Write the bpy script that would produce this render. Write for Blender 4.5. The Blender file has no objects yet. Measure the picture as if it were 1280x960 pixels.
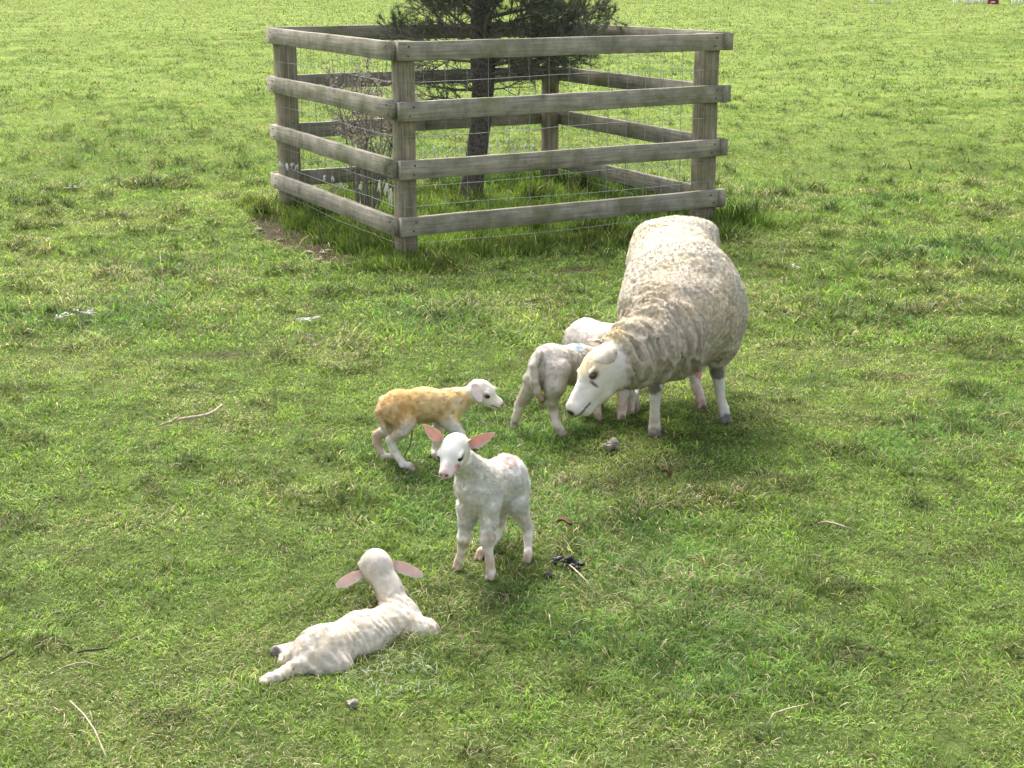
import bpy, math, random
import numpy as np

# ------------------------------------------------------------------ camera, world, sun
random.seed(7)
R = math.radians
S = bpy.context.scene
PITCH = R(15.13); F = 1922.0                      # focal length in pixels of a 1280 px wide frame
cam = bpy.data.objects.new('camera', bpy.data.cameras.new('camera'))
S.collection.objects.link(cam); S.camera = cam
cam.location = (0, 0, 1.6); cam.rotation_euler = (R(90) - PITCH, 0, 0)
cam.data.sensor_width = 36; cam.data.lens = 36 * F / 1280; cam.data.clip_end = 5000; cam.data.clip_start = 0.05

SUN_EL, SUN_AZ = R(50), R(-22)                    # azimuth from +Y, negative is to the left: back light
w = bpy.data.worlds.new('World'); S.world = w; w.use_nodes = True
nt = w.node_tree
sky = nt.nodes.new('ShaderNodeTexSky'); sky.sky_type = 'NISHITA'; sky.sun_disc = False
sky.sun_elevation = SUN_EL; sky.sun_rotation = SUN_AZ
sky.air_density = 1.0; sky.dust_density = 4.0; sky.ozone_density = 1.0
nt.nodes['Background'].inputs[1].default_value = 0.15
hs = nt.nodes.new('ShaderNodeHueSaturation'); hs.inputs['Saturation'].default_value = .42      # thin bright cloud veil
nt.links.new(sky.outputs[0], hs.inputs['Color']); nt.links.new(hs.outputs[0], nt.nodes['Background'].inputs[0])
sl = bpy.data.lights.new('sun', 'SUN'); sl.energy = 2.0; sl.angle = R(28); sl.color = (1.0, 0.955, 0.88)
so = bpy.data.objects.new('sun', sl); S.collection.objects.link(so)
so.rotation_euler = (R(90) - SUN_EL, 0, math.pi - SUN_AZ)
S.view_settings.view_transform = 'Standard'; S.view_settings.look = 'None'
S.view_settings.gamma = 1; S.view_settings.use_curve_mapping = False
S.view_settings.exposure = 1.46

# ------------------------------------------------------------------ helpers
CT, ST = math.cos(PITCH), math.sin(PITCH)
FW = np.array([0, CT, -ST]); UP = np.array([0, ST, CT])
def ray(x, y): return FW * F + np.array([1.0, 0, 0]) * (x - 640) + UP * (480 - y)
def G(x, y, z=0.0):
    r = ray(x, y); return np.array([0, 0, 1.6]) + r * ((z - 1.6) / r[2])
def P(x, y, Y):
    r = ray(x, y); return np.array([0, 0, 1.6]) + r * (Y / r[1])
def unit(v): v = np.asarray(v, float); return v / max(1e-9, np.linalg.norm(v))

def tag(o, label=None, cat=None, group=None, kind=None):
    if label: o['label'] = label
    if cat: o['category'] = cat
    if group: o['group'] = group
    if kind: o['kind'] = kind
    return o
def empty(name, loc):
    o = bpy.data.objects.new(name, None); S.collection.objects.link(o); o.location = tuple(float(c) for c in loc)
    o.empty_display_size = 0.05
    return o
def make(name, verts, faces_flat, loop_tot, mat, parent=None, colors=None, normals=None, smooth=True, mat_idx=None):
    """numpy mesh -> object; verts are world coordinates, the parent only carries a location"""
    V = np.asarray(verts, np.float32)
    if parent is not None:
        V = V - np.array(parent['_loc'], np.float32)
    me = bpy.data.meshes.new(name)
    me.vertices.add(len(V)); me.vertices.foreach_set('co', V.ravel())
    fl = np.asarray(faces_flat, np.int32).ravel()
    lt = np.asarray(loop_tot, np.int32)
    me.loops.add(len(fl)); me.loops.foreach_set('vertex_index', fl)
    me.polygons.add(len(lt))
    st = np.zeros(len(lt), np.int32); st[1:] = np.cumsum(lt)[:-1]
    me.polygons.foreach_set('loop_start', st); me.polygons.foreach_set('loop_total', lt)
    if smooth: me.polygons.foreach_set('use_smooth', np.ones(len(lt), bool))
    mats = mat if isinstance(mat, (list, tuple)) else [mat]
    for m in mats: me.materials.append(m)
    if mat_idx is not None: me.polygons.foreach_set('material_index', np.asarray(mat_idx, np.int32))
    if colors is not None:
        a = me.color_attributes.new('Col', 'FLOAT_COLOR', 'POINT')
        c = np.ones((len(V), 4), np.float32); c[:, :3] = colors
        a.data.foreach_set('color', c.ravel())
    me.update(calc_edges=True)
    if normals is not None:
        me.normals_split_custom_set_from_vertices(np.asarray(normals, np.float32).tolist())
    o = bpy.data.objects.new(name, me); S.collection.objects.link(o)
    if parent is not None: o.parent = parent
    return o
def thing(name, loc, *a, **k):
    o = empty(name, loc); o['_loc'] = [float(c) for c in loc]; tag(o, *a, **k); return o

class MB:
    """collects polygons for one mesh"""
    def __init__(s): s.v = []; s.f = []; s.n = 0
    def add(s, vs, fs):
        s.v += [tuple(map(float, v)) for v in vs]
        s.f += [[i + s.n for i in f] for f in fs]; s.n += len(vs)
    def box(s, a, b, wdt, hgt, side=None, jit=0.0, seg=1):
        """beam from a to b, wdt sideways, hgt upwards, bevelled section"""
        a = np.array(a, float); b = np.array(b, float); d = unit(b - a)
        upv = np.array([0, 0, 1.0]) if abs(d[2]) < .9 else (unit(side) if side is not None else np.array([0, 1.0, 0]))
        sd = unit(np.cross(d, upv)); upv = np.cross(sd, d)
        e = min(wdt, hgt) * .07
        x, y = wdt / 2, hgt / 2
        sec = [(-x + e, -y), (x - e, -y), (x, -y + e), (x, y - e), (x - e, y), (-x + e, y), (-x, y - e), (-x, -y + e)]
        vs = []
        for i in range(seg + 1):
            t = i / seg; c = a + (b - a) * t
            ox, oy = (random.uniform(-jit, jit), random.uniform(-jit, jit))
            for (p, q) in sec: vs.append(c + sd * (p + ox) + upv * (q + oy))
        m = len(vs)
        fs = [[i * 8 + k, i * 8 + (k + 1) % 8, (i + 1) * 8 + (k + 1) % 8, (i + 1) * 8 + k] for i in range(seg) for k in range(8)]
        fs += [list(range(7, -1, -1)), [seg * 8 + k for k in range(8)]]
        s.add(vs, fs)
    def tube(s, pts, rad, n=6, cap=True):
        pts = [np.array(p, float) for p in pts]; rad = rad if hasattr(rad, '__len__') else [rad] * len(pts)
        vs = []; u = None
        for i, p in enumerate(pts):
            d = unit(pts[min(i + 1, len(pts) - 1)] - pts[max(i - 1, 0)])
            if u is None: u = unit(np.cross(d, [0.3, 0.5, 0.81] if abs(d[2]) < .9 else [1, 0.1, 0]))
            u = unit(u - d * u.dot(d)); v = np.cross(d, u)
            for k in range(n):
                a = 2 * math.pi * k / n
                vs.append(p + (u * math.cos(a) + v * math.sin(a)) * rad[i])
        fs = [[i * n + k, i * n + (k + 1) % n, (i + 1) * n + (k + 1) % n, (i + 1) * n + k] for i in range(len(pts) - 1) for k in range(n)]
        if cap: fs += [list(range(n - 1, -1, -1)), [(len(pts) - 1) * n + k for k in range(n)]]
        s.add(vs, fs)
    def blob(s, c, r, seed=0, amp=.25, n=10, m=7):
        rg = random.Random(seed); c = np.array(c, float); r = np.array(r, float)
        ph = [rg.uniform(0, 6.28) for _ in range(6)]
        vs = []; fs = []
        def pt(th, fi):
            d = np.array([math.sin(th) * math.cos(fi), math.sin(th) * math.sin(fi), math.cos(th)])
            k = 1 + amp * (.5 * math.sin(3 * d[0] + ph[0]) * math.cos(2.3 * d[1] + ph[1]) + .35 * math.sin(5 * d[2] + 4 * d[0] + ph[2]) + .25 * math.sin(8 * d[1] + 5 * d[2] + ph[3]))
            return c + d * r * k
        vs.append(pt(0, 0))
        for i in range(1, m):
            for k in range(n): vs.append(pt(math.pi * i / m, 2 * math.pi * k / n))
        vs.append(pt(math.pi, 0))
        for k in range(n): fs.append([0, 1 + k, 1 + (k + 1) % n])
        for i in range(m - 2):
            for k in range(n): fs.append([1 + i * n + k, 1 + (i + 1) * n + k, 1 + (i + 1) * n + (k + 1) % n, 1 + i * n + (k + 1) % n])
        L = len(vs) - 1
        for k in range(n): fs.append([L, 1 + (m - 2) * n + (k + 1) % n, 1 + (m - 2) * n + k])
        s.add(vs, fs)
    def build(s, name, mat, parent=None, smooth=False):
        return make(name, np.array(s.v), [i for f in s.f for i in f], [len(f) for f in s.f], mat, parent, smooth=smooth)

# value noise on points (N,3)
def vnoise(p, scale, seed=0):
    q = p * scale + seed * 17.37
    i = np.floor(q).astype(np.int64); f = q - i; f = f * f * (3 - 2 * f)
    def h(a, b, c):
        n = (a * 73856093) ^ (b * 19349663) ^ (c * 83492791) ^ (seed * 2654435761)
        n = (n ^ (n >> 13)) * 1274126177 & 0xffffffff
        n = (n ^ (n >> 16)) & 0xffff
        return n / 65535.0
    r = 0
    for dx in (0, 1):
        wx = f[..., 0] if dx else 1 - f[..., 0]
        for dy in (0, 1):
            wy = f[..., 1] if dy else 1 - f[..., 1]
            for dz in (0, 1):
                wz = f[..., 2] if dz else 1 - f[..., 2]
                r = r + wx * wy * wz * h(i[..., 0] + dx, i[..., 1] + dy, i[..., 2] + dz)
    return r
def fbm(p, scale, seed=0, oct=3):
    r = 0; a = 1; t = 0
    for k in range(oct): r = r + a * vnoise(p, scale * 2 ** k, seed + k * 5); t += a; a *= .5
    return r / t
def fb2(x, y, scale, seed=0, oct=3):
    return fbm(np.stack([x, y, np.zeros_like(x)], -1), scale, seed, oct)
def sm(x, a, b): t = np.clip((x - a) / (b - a), 0, 1); return t * t * (3 - 2 * t)

# ------------------------------------------------------------------ materials
def new_mat(name):
    m = bpy.data.materials.new(name); m.use_nodes = True
    n = m.node_tree; return m, n, n.nodes['Principled BSDF']
def mat_simple(name, col, rough=.7, noise=None, bump=0, nscale=40, spec=.3, col2=None):
    m, n, b = new_mat(name)
    b.inputs['Base Color'].default_value = (*col, 1); b.inputs['Roughness'].default_value = rough
    b.inputs['Specular IOR Level'].default_value = spec
    tc = n.nodes.new('ShaderNodeTexCoord'); tx = n.nodes.new('ShaderNodeTexNoise')
    tx.inputs['Scale'].default_value = nscale; tx.inputs['Detail'].default_value = 5
    n.links.new(tc.outputs['Object'], tx.inputs['Vector'])
    if col2 is not None:
        r = n.nodes.new('ShaderNodeValToRGB'); r.color_ramp.elements[0].position = .35; r.color_ramp.elements[1].position = .65
        r.color_ramp.elements[0].color = (*col, 1); r.color_ramp.elements[1].color = (*col2, 1)
        n.links.new(tx.outputs[0], r.inputs[0]); n.links.new(r.outputs[0], b.inputs['Base Color'])
    if bump:
        bp = n.nodes.new('ShaderNodeBump'); bp.inputs['Strength'].default_value = bump; bp.inputs['Distance'].default_value = .01
        n.links.new(tx.outputs[0], bp.inputs['Height']); n.links.new(bp.outputs[0], b.inputs['Normal'])
    return m
def mat_attr(name, rough=.85, trans=0.0, spec=.15, bump=0, bscale=300, tint=(1, 1, 1), sheen=0, bdist=.002):
    m, n, b = new_mat(name)
    a = n.nodes.new('ShaderNodeAttribute'); a.attribute_name = 'Col'
    n.links.new(a.outputs['Color'], b.inputs['Base Color'])
    b.inputs['Roughness'].default_value = rough; b.inputs['Specular IOR Level'].default_value = spec
    if sheen: b.inputs['Sheen Weight'].default_value = sheen
    if bump:
        tc = n.nodes.new('ShaderNodeTexCoord'); tx = n.nodes.new('ShaderNodeTexNoise')
        tx.inputs['Scale'].default_value = bscale; tx.inputs['Detail'].default_value = 4
        n.links.new(tc.outputs['Object'], tx.inputs['Vector'])
        bp = n.nodes.new('ShaderNodeBump'); bp.inputs['Strength'].default_value = bump; bp.inputs['Distance'].default_value = bdist
        n.links.new(tx.outputs[0], bp.inputs['Height']); n.links.new(bp.outputs[0], b.inputs['Normal'])
    if trans:
        t = n.nodes.new('ShaderNodeBsdfTranslucent'); mx = n.nodes.new('ShaderNodeMixShader')
        mulc = n.nodes.new('ShaderNodeMix'); mulc.data_type = 'RGBA'; mulc.blend_type = 'MULTIPLY'; mulc.inputs[0].default_value = 1
        n.links.new(a.outputs['Color'], mulc.inputs[6]); mulc.inputs[7].default_value = (*tint, 1)
        n.links.new(mulc.outputs[2], t.inputs['Color'])
        mx.inputs[0].default_value = trans
        n.links.new(b.outputs[0], mx.inputs[1]); n.links.new(t.outputs[0], mx.inputs[2])
        n.links.new(mx.outputs[0], n.nodes['Material Output'].inputs[0])
    return m
def mat_wood(name, dark, light, green=.5):
    m, n, b = new_mat(name)
    tc = n.nodes.new('ShaderNodeTexCoord')
    att = n.nodes.new('ShaderNodeAttribute'); att.attribute_name = 'UVW'      # along, side, up of the board
    mp = n.nodes.new('ShaderNodeMapping'); mp.inputs['Scale'].default_value = (2.2, 55, 55)
    n.links.new(att.outputs['Vector'], mp.inputs['Vector'])
    g = n.nodes.new('ShaderNodeTexNoise'); g.inputs['Scale'].default_value = 1.6; g.inputs['Detail'].default_value = 7; g.inputs['Roughness'].default_value = .65
    n.links.new(mp.outputs[0], g.inputs['Vector'])
    r = n.nodes.new('ShaderNodeValToRGB'); r.color_ramp.elements[0].position = .3; r.color_ramp.elements[1].position = .72
    r.color_ramp.elements[0].color = (*dark, 1); r.color_ramp.elements[1].color = (*light, 1)
    n.links.new(g.outputs[0], r.inputs[0])
    # large weather stains, algae green
    st = n.nodes.new('ShaderNodeTexNoise'); st.inputs['Scale'].default_value = 5; st.inputs['Detail'].default_value = 4
    n.links.new(tc.outputs['Object'], st.inputs['Vector'])
    rs = n.nodes.new('ShaderNodeValToRGB'); rs.color_ramp.elements[0].position = .48; rs.color_ramp.elements[1].position = .66
    mx = n.nodes.new('ShaderNodeMix'); mx.data_type = 'RGBA'; mx.blend_type = 'MIX'
    n.links.new(st.outputs[0], rs.inputs[0])
    ml = n.nodes.new('ShaderNodeMath'); ml.operation = 'MULTIPLY'; ml.inputs[1].default_value = green
    n.links.new(rs.outputs[0], ml.inputs[0]); n.links.new(ml.outputs[0], mx.inputs[0])
    n.links.new(r.outputs[0], mx.inputs[6]); mx.inputs[7].default_value = (.17, .175, .085, 1)
    # dark stains and knots
    k = n.nodes.new('ShaderNodeTexVoronoi'); k.inputs['Scale'].default_value = 3.1
    n.links.new(tc.outputs['Object'], k.inputs['Vector'])
    kr = n.nodes.new('ShaderNodeValToRGB'); kr.color_ramp.elements[0].position = .03; kr.color_ramp.elements[1].position = .16
    kr.color_ramp.elements[0].color = (.35, .35, .35, 1); kr.color_ramp.elements[1].color = (1, 1, 1, 1)
    n.links.new(k.outputs['Distance'], kr.inputs[0])
    s2 = n.nodes.new('ShaderNodeTexNoise'); s2.inputs['Scale'].default_value = 9; s2.inputs['Detail'].default_value = 6; s2.inputs['Roughness'].default_value = .7
    n.links.new(tc.outputs['Object'], s2.inputs['Vector'])
    s2r = n.nodes.new('ShaderNodeValToRGB'); s2r.color_ramp.elements[0].position = .35; s2r.color_ramp.elements[1].position = .6
    s2r.color_ramp.elements[0].color = (.5, .5, .48, 1); s2r.color_ramp.elements[1].color = (1.1, 1.08, 1.05, 1)
    n.links.new(s2.outputs[0], s2r.inputs[0])
    m1 = n.nodes.new('ShaderNodeMix'); m1.data_type = 'RGBA'; m1.blend_type = 'MULTIPLY'; m1.inputs[0].default_value = .8
    n.links.new(mx.outputs[2], m1.inputs[6]); n.links.new(kr.outputs[0], m1.inputs[7])
    m2 = n.nodes.new('ShaderNodeMix'); m2.data_type = 'RGBA'; m2.blend_type = 'MULTIPLY'; m2.inputs[0].default_value = .65
    n.links.new(m1.outputs[2], m2.inputs[6]); n.links.new(s2r.outputs[0], m2.inputs[7])
    n.links.new(m2.outputs[2], b.inputs['Base Color'])
    b.inputs['Roughness'].default_value = .85; b.inputs['Specular IOR Level'].default_value = .2
    bp = n.nodes.new('ShaderNodeBump'); bp.inputs['Strength'].default_value = .4; bp.inputs['Distance'].default_value = .005
    n.links.new(g.outputs[0], bp.inputs['Height']); n.links.new(bp.outputs[0], b.inputs['Normal'])
    return m

M_wood = mat_wood('weathered_wood', (.20, .18, .14), (.42, .385, .31), .7)
M_post = mat_wood('post_wood', (.13, .112, .075), (.40, .345, .245), .55)
M_wire = mat_simple('galvanised_wire', (.27, .30, .29), .6, spec=.3)
M_wool = mat_simple('loose_wool', (.80, .77, .70), .95, bump=.6, nscale=150)
M_wool.node_tree.nodes['Principled BSDF'].inputs['Sheen Weight'].default_value = .5
M_eye = mat_simple('eye_dark', (.012, .010, .008), .12, spec=.6)
M_amber = mat_simple('eye_amber', (.08, .055, .018), .15, spec=.6)
M_coat = mat_attr('animal_coat', .9, 0, .1, bump=.5, bscale=260, sheen=.03)
M_fur = mat_attr('animal_fur', .9, .12, .05)
def two_sided(m):
    n = m.node_tree; ge = n.nodes.new('ShaderNodeNewGeometry'); a = n.nodes.new('ShaderNodeMath'); a.operation = 'MULTIPLY_ADD'
    a.inputs[1].default_value = -2; a.inputs[2].default_value = 1; n.links.new(ge.outputs['Backfacing'], a.inputs[0])
    v = n.nodes.new('ShaderNodeVectorMath'); v.operation = 'SCALE'; n.links.new(ge.outputs['Normal'], v.inputs[0]); n.links.new(a.outputs[0], v.inputs['Scale'])
    n.links.new(v.outputs[0], n.nodes['Principled BSDF'].inputs['Normal'])
two_sided(M_fur)
M_ear = mat_attr('thin_ear', .8, .30, .1, tint=(1.0, .72, .62))
M_grass = mat_attr('grass_blades', .62, .45, .22, tint=(1.3, 1.3, .7))

# ------------------------------------------------------------------ ground
def soil_mask(x, y):
    """worn earth beside the left face of the enclosure and thin strips elsewhere"""
    a = np.array([-1.66, 9.95]); b = np.array([-0.95, 8.62]); ab = b - a
    t = np.clip(((x - a[0]) * ab[0] + (y - a[1]) * ab[1]) / ab.dot(ab), 0, 1)
    d = np.hypot(x - a[0] - t * ab[0], y - a[1] - t * ab[1])
    n = fb2(x, y, 4, 3, 3)
    m = sm(d + (n - .5) * .28, .17, .08)
    a = np.array([-0.35, 7.95]); b = np.array([0.75, 8.5]); ab = b - a
    t = np.clip(((x - a[0]) * ab[0] + (y - a[1]) * ab[1]) / ab.dot(ab), 0, 1)
    d = np.hypot(x - a[0] - t * ab[0], y - a[1] - t * ab[1])
    m2 = sm(d + (fb2(x, y, 5, 9, 3) - .5) * .3, .07, .0) * .8
    m3 = sm(fb2(x, y, 2.7, 21, 4), .76, .84) * .4
    return np.maximum(np.maximum(m, m2), m3)
FN = np.array([-.605, 8.692]); FL = np.array([-1.535, 10.62]); FR = np.array([1.217, 9.794]); FF = FL + FR - FN
def inside(x, y, grow=0.0):
    """soft test: 1 inside the enclosure, 0 outside"""
    c = (FN + FF) / 2; r = np.ones_like(x)
    ps = [FN, FR, FF, FL]
    for i in range(4):
        p, q = ps[i], ps[(i + 1) % 4]; d = (q - p) / np.linalg.norm(q - p); nn = np.array([-d[1], d[0]])
        s = (x - p[0]) * nn[0] + (y - p[1]) * nn[1]
        r = np.minimum(r, sm(s, -grow - .06, -grow + .06))
    return r
def gz(x, y):
    near = sm(np.hypot(x, y), 2, 14)
    hum = sm(fb2(x, y, 5.5, 14, 2), .58, .82)
    return (fb2(x, y, .9, 2, 3) - .5) * (.02 + .10 * near) + (fb2(x, y, 5, 4, 2) - .5) * .020 * (1 + 1.2 * near) + hum * (.008 + .035 * near) - soil_mask(x, y) * .012

def ground():
    ys = np.concatenate([np.arange(1.5, 14, .05), 14 * 1.013 ** np.arange(0, 140), 90 * 1.1 ** np.arange(1, 36)])
    ys = np.concatenate([[-30, -8, -2, 0, .8], ys])
    xs = np.concatenate([-40 * 1.25 ** np.arange(18, 0, -1), np.linspace(-40, -6, 60)[:-1], np.arange(-6, 6, .06), np.linspace(6, 40, 60), 40 * 1.25 ** np.arange(1, 19)])
    X, Y = np.meshgrid(xs, ys); Z = gz(X.ravel(), Y.ravel())
    Z = Z * sm(np.hypot(X.ravel(), Y.ravel()), 400, 200)
    V = np.stack([X.ravel(), Y.ravel(), Z], -1)
    ny, nx = X.shape; i = np.arange(ny - 1)[:, None] * nx + np.arange(nx - 1)[None]
    Fc = np.stack([i, i + 1, i + nx + 1, i + nx], -1).reshape(-1, 4)
    x, y = V[:, 0], V[:, 1]
    s = soil_mask(x, y)
    m, n, b = new_mat('field_ground')
    a = n.nodes.new('ShaderNodeAttribute'); a.attribute_name = 'Col'
    tc = n.nodes.new('ShaderNodeTexCoord')
    t1 = n.nodes.new('ShaderNodeTexNoise'); t1.inputs['Scale'].default_value = 28; t1.inputs['Detail'].default_value = 8; t1.inputs['Roughness'].default_value = .7
    t2 = n.nodes.new('ShaderNodeTexNoise'); t2.inputs['Scale'].default_value = 2.2; t2.inputs['Detail'].default_value = 6
    for t in (t1, t2): n.links.new(tc.outputs['Object'], t.inputs['Vector'])
    r1 = n.nodes.new('ShaderNodeValToRGB'); r1.color_ramp.elements[0].position = .3; r1.color_ramp.elements[1].position = .7
    r1.color_ramp.elements[0].color = (.45, .45, .45, 1); r1.color_ramp.elements[1].color = (1.5, 1.5, 1.4, 1)
    n.links.new(t1.outputs[0], r1.inputs[0])
    r2 = n.nodes.new('ShaderNodeValToRGB'); r2.color_ramp.elements[0].position = .35; r2.color_ramp.elements[1].position = .65
    r2.color_ramp.elements[0].color = (.8, .85, .8, 1); r2.color_ramp.elements[1].color = (1.2, 1.15, 1.0, 1)
    n.links.new(t2.outputs[0], r2.inputs[0])
    mm = n.nodes.new('ShaderNodeMix'); mm.data_type = 'RGBA'; mm.blend_type = 'MULTIPLY'; mm.inputs[0].default_value = 1
    m3 = n.nodes.new('ShaderNodeMix'); m3.data_type = 'RGBA'; m3.blend_type = 'MULTIPLY'; m3.inputs[0].default_value = 1
    n.links.new(a.outputs[0], mm.inputs[6]); n.links.new(r1.outputs[0], mm.inputs[7])
    n.links.new(mm.outputs[2], m3.inputs[6]); n.links.new(r2.outputs[0], m3.inputs[7])
    n.links.new(m3.outputs[2], b.inputs['Base Color']); b.inputs['Roughness'].default_value = 1; b.inputs['Specular IOR Level'].default_value = .05
    bp = n.nodes.new('ShaderNodeBump'); bp.inputs['Strength'].default_value = .8; bp.inputs['Distance'].default_value = .02
    n.links.new(t1.outputs[0], bp.inputs['Height']); n.links.new(bp.outputs[0], b.inputs['Normal'])
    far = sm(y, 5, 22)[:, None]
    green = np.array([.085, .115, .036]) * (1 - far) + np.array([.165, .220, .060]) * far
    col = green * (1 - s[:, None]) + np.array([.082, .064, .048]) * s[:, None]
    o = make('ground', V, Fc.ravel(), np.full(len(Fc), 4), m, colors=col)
    tag(o, 'short green pasture ground stretching to the far side of the field', kind='structure')
ground()

# ------------------------------------------------------------------ grass
def grass():
    rng = np.random.default_rng(5)
    VV = []; TT = []; CC = []; off = 0
    def zone(y0, y1, dens, length, width, segs, margin):
        nonlocal off
        k = .345
        area = (k * (y1 ** 2 - y0 ** 2)) + 2 * margin * (y1 - y0)
        N = int(area * dens)
        yy = rng.uniform(0, 1, int(N * 1.0)); wmax = 2 * (k * y1 + margin)
        Y = rng.uniform(y0, y1, int(N * wmax * (y1 - y0) / area)); X = rng.uniform(-wmax / 2, wmax / 2, len(Y))
        ok = np.abs(X) < k * Y + margin; X, Y = X[ok], Y[ok]
        s = soil_mask(X, Y)
        tuft = fb2(X, Y, 9, 31, 2); patch = fb2(X, Y, 1.1, 41, 3); dry = fb2(X, Y, 2.6, 51, 3); fine = fb2(X, Y, 24, 61, 2)
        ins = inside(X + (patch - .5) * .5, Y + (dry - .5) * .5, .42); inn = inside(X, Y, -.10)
        keep = (rng.uniform(0, 1, len(X)) > s * .88) & ((rng.uniform(0, 1, len(X)) < .45 + 1.1 * tuft) | (ins > .5))
        # wet matted hollow beside the lying lamb and pressed turf under bodies
        X, Y, tuft, patch, dry, fine, ins, inn = [q[keep] for q in (X, Y, tuft, patch, dry, fine, ins, inn)]
        N = len(X)
        rnd = rng.uniform(0, 1, N); rnd2 = rng.uniform(0, 1, N)
        lush = sm(patch, .45, .62); hum = sm(fb2(X, Y, 5.5, 14, 2), .60, .78); clump = fb2(X, Y, 15, 81, 2)
        L_h = 1 + (.25 + .6 * sm(Y, 5, 12)) * hum
        L = length * (.5 + .9 * rnd) * (.45 + 1.1 * tuft) * (.8 + .45 * lush) * (1 + ins * 1.25) * L_h
        press = np.ones(N)
        for (a, b, q) in FEET:
            dd = np.hypot(X - a - 0, Y - b + q) ; press = np.minimum(press, .35 + .65 * sm(dd, q * 1.6, q * 3.4))
        L = L * press
        straw = (rnd2 < (.10 + .24 * sm(dry, .48, .68)) * (1 - .75 * ins))
        L = np.where(straw, L * 1.25, L)
        W = width * (.6 + .8 * rng.uniform(0, 1, N)) * np.where(rng.uniform(0, 1, N) < .08, 1.9, 1); W = np.where(straw, W * .7, W)
        # blades lean in clumps
        ang = fb2(X, Y, 9, 71, 2) * 14 + rng.normal(0, 1.5, N)
        lean = np.clip(rng.normal(.95, .35, N) - .45 * ins, .05, 1.45)
        lean = np.where(straw, np.clip(lean + .3, 0, 1.5), lean)
        dx, dy = np.cos(ang), np.sin(ang)
        sa = rng.uniform(0, 6.28, N); sx, sy = np.cos(sa), np.sin(sa)
        root = np.stack([X, Y, gz(X, Y) - .003], -1)
        hd = np.stack([dx, dy, np.zeros(N)], -1); sd = np.stack([sx, sy, np.zeros(N)], -1) * W[:, None] / 2
        def at(t):
            th = lean * (.35 + .9 * t)
            return root + hd * (np.sin(th) * L * t)[:, None] + np.array([0, 0, 1.]) * (np.cos(th * .9) * L * t)[:, None]
        if segs == 1:
            m_ = at(1.0); v = np.stack([root - sd, root + sd, m_], 1); tri = np.array([[0, 1, 2]]); nv = 3
        elif segs == 2:
            m1 = at(.55); v = np.stack([root - sd * .8, root + sd * .8, m1 + sd, m1 - sd, at(1.0)], 1)
            tri = np.array([[0, 1, 2], [0, 2, 3], [3, 2, 4]]); nv = 5
        else:
            m1 = at(.38); m2 = at(.72)
            v = np.stack([root - sd * .7, root + sd * .7, m1 + sd, m1 - sd, m2 + sd * .8, m2 - sd * .8, at(1.0)], 1)
            tri = np.array([[0, 1, 2], [0, 2, 3], [3, 2, 4], [3, 4, 5], [5, 4, 6]]); nv = 7
        fy0 = 0
        g1 = np.array([.110, .225, .040]); g2 = np.array([.255, .325, .088]); g3 = np.array([.075, .170, .042]); st = np.array([.50, .44, .27])
        t = np.clip(.55 * rng.uniform(0, 1, N) + .9 * (fine - .25) * .5 + .5 * (dry - .3), 0, 1)[:, None]
        c = g1 * (1 - t) + g2 * t
        u = (sm(patch, .52, .7) * .6)[:, None]; c = c * (1 - u) + g3 * u * 1.15
        c = c * (1 - (.50 * ins * (1 - inn))[:, None])  # belt outside the fence: lush deep green plus fence shade painted into blades
        c = c * (1 - .42 * hum[:, None]) * (.74 + .68 * sm(clump, .25, .75))[:, None]
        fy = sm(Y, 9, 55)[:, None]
        c = c * (1 - fy) + (c * .95 + np.array([.095, .088, .060])) * fy  # distant haze put into the colour: far blades get paler
        stc = st * (.55 + .7 * rng.uniform(0, 1, N))[:, None]
        c = np.where(straw[:, None], stc, c)
        c = c * (.55 + .9 * rng.uniform(0, 1, N))[:, None]
        thatch = (rng.uniform(0, 1, N) < .05 + .8 * (soil_mask(X, Y) > .3) + .25 * sm(fb2(X, Y, 5, 91, 3), .60, .72))[:, None] & (~straw[:, None]) & (ins[:, None] < .4)
        c = np.where(thatch, np.array([.15, .125, .082]) * (.5 + rng.uniform(0, 1, N))[:, None], c)
        wc = G(485, 850); dw = np.hypot((X - wc[0]) / .13, (Y - wc[1]) / .11) + (fine - .5) * 1.2
        wet = ((dw < 1) & (rng.uniform(0, 1, N) < .20))[:, None]
        c = np.where(wet, np.array([.42, .50, .38]) * (.7 + .5 * rng.uniform(0, 1, N))[:, None], c)
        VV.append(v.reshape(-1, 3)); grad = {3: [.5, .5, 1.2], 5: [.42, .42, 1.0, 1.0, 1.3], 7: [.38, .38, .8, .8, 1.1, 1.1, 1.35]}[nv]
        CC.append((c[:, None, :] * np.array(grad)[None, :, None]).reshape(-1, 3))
        TT.append((tri[None] + (np.arange(N) * nv)[:, None, None]).reshape(-1, 3) + off); off += N * nv
    zone(2.3, 4.2, 27000, .024, .0023, 3, .9)
    zone(4.2, 6.5, 17500, .027, .0030, 2, 1.1)
    zone(6.5, 12, 8000, .038, .0044, 2, 1.5)
    zone(12, 20, 3600, .036, .007, 1, 2)
    zone(20, 40, 1000, .040, .013, 1, 3)
    zone(40, 95, 200, .050, .030, 1, 6)
    V = np.concatenate(VV); T = np.concatenate(TT); Cc = np.concatenate(CC)
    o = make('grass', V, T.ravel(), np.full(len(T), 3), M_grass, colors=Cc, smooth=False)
    tag(o, 'short matted pasture grass with pale dry blades covering the field', kind='stuff')

FEET = []
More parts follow.
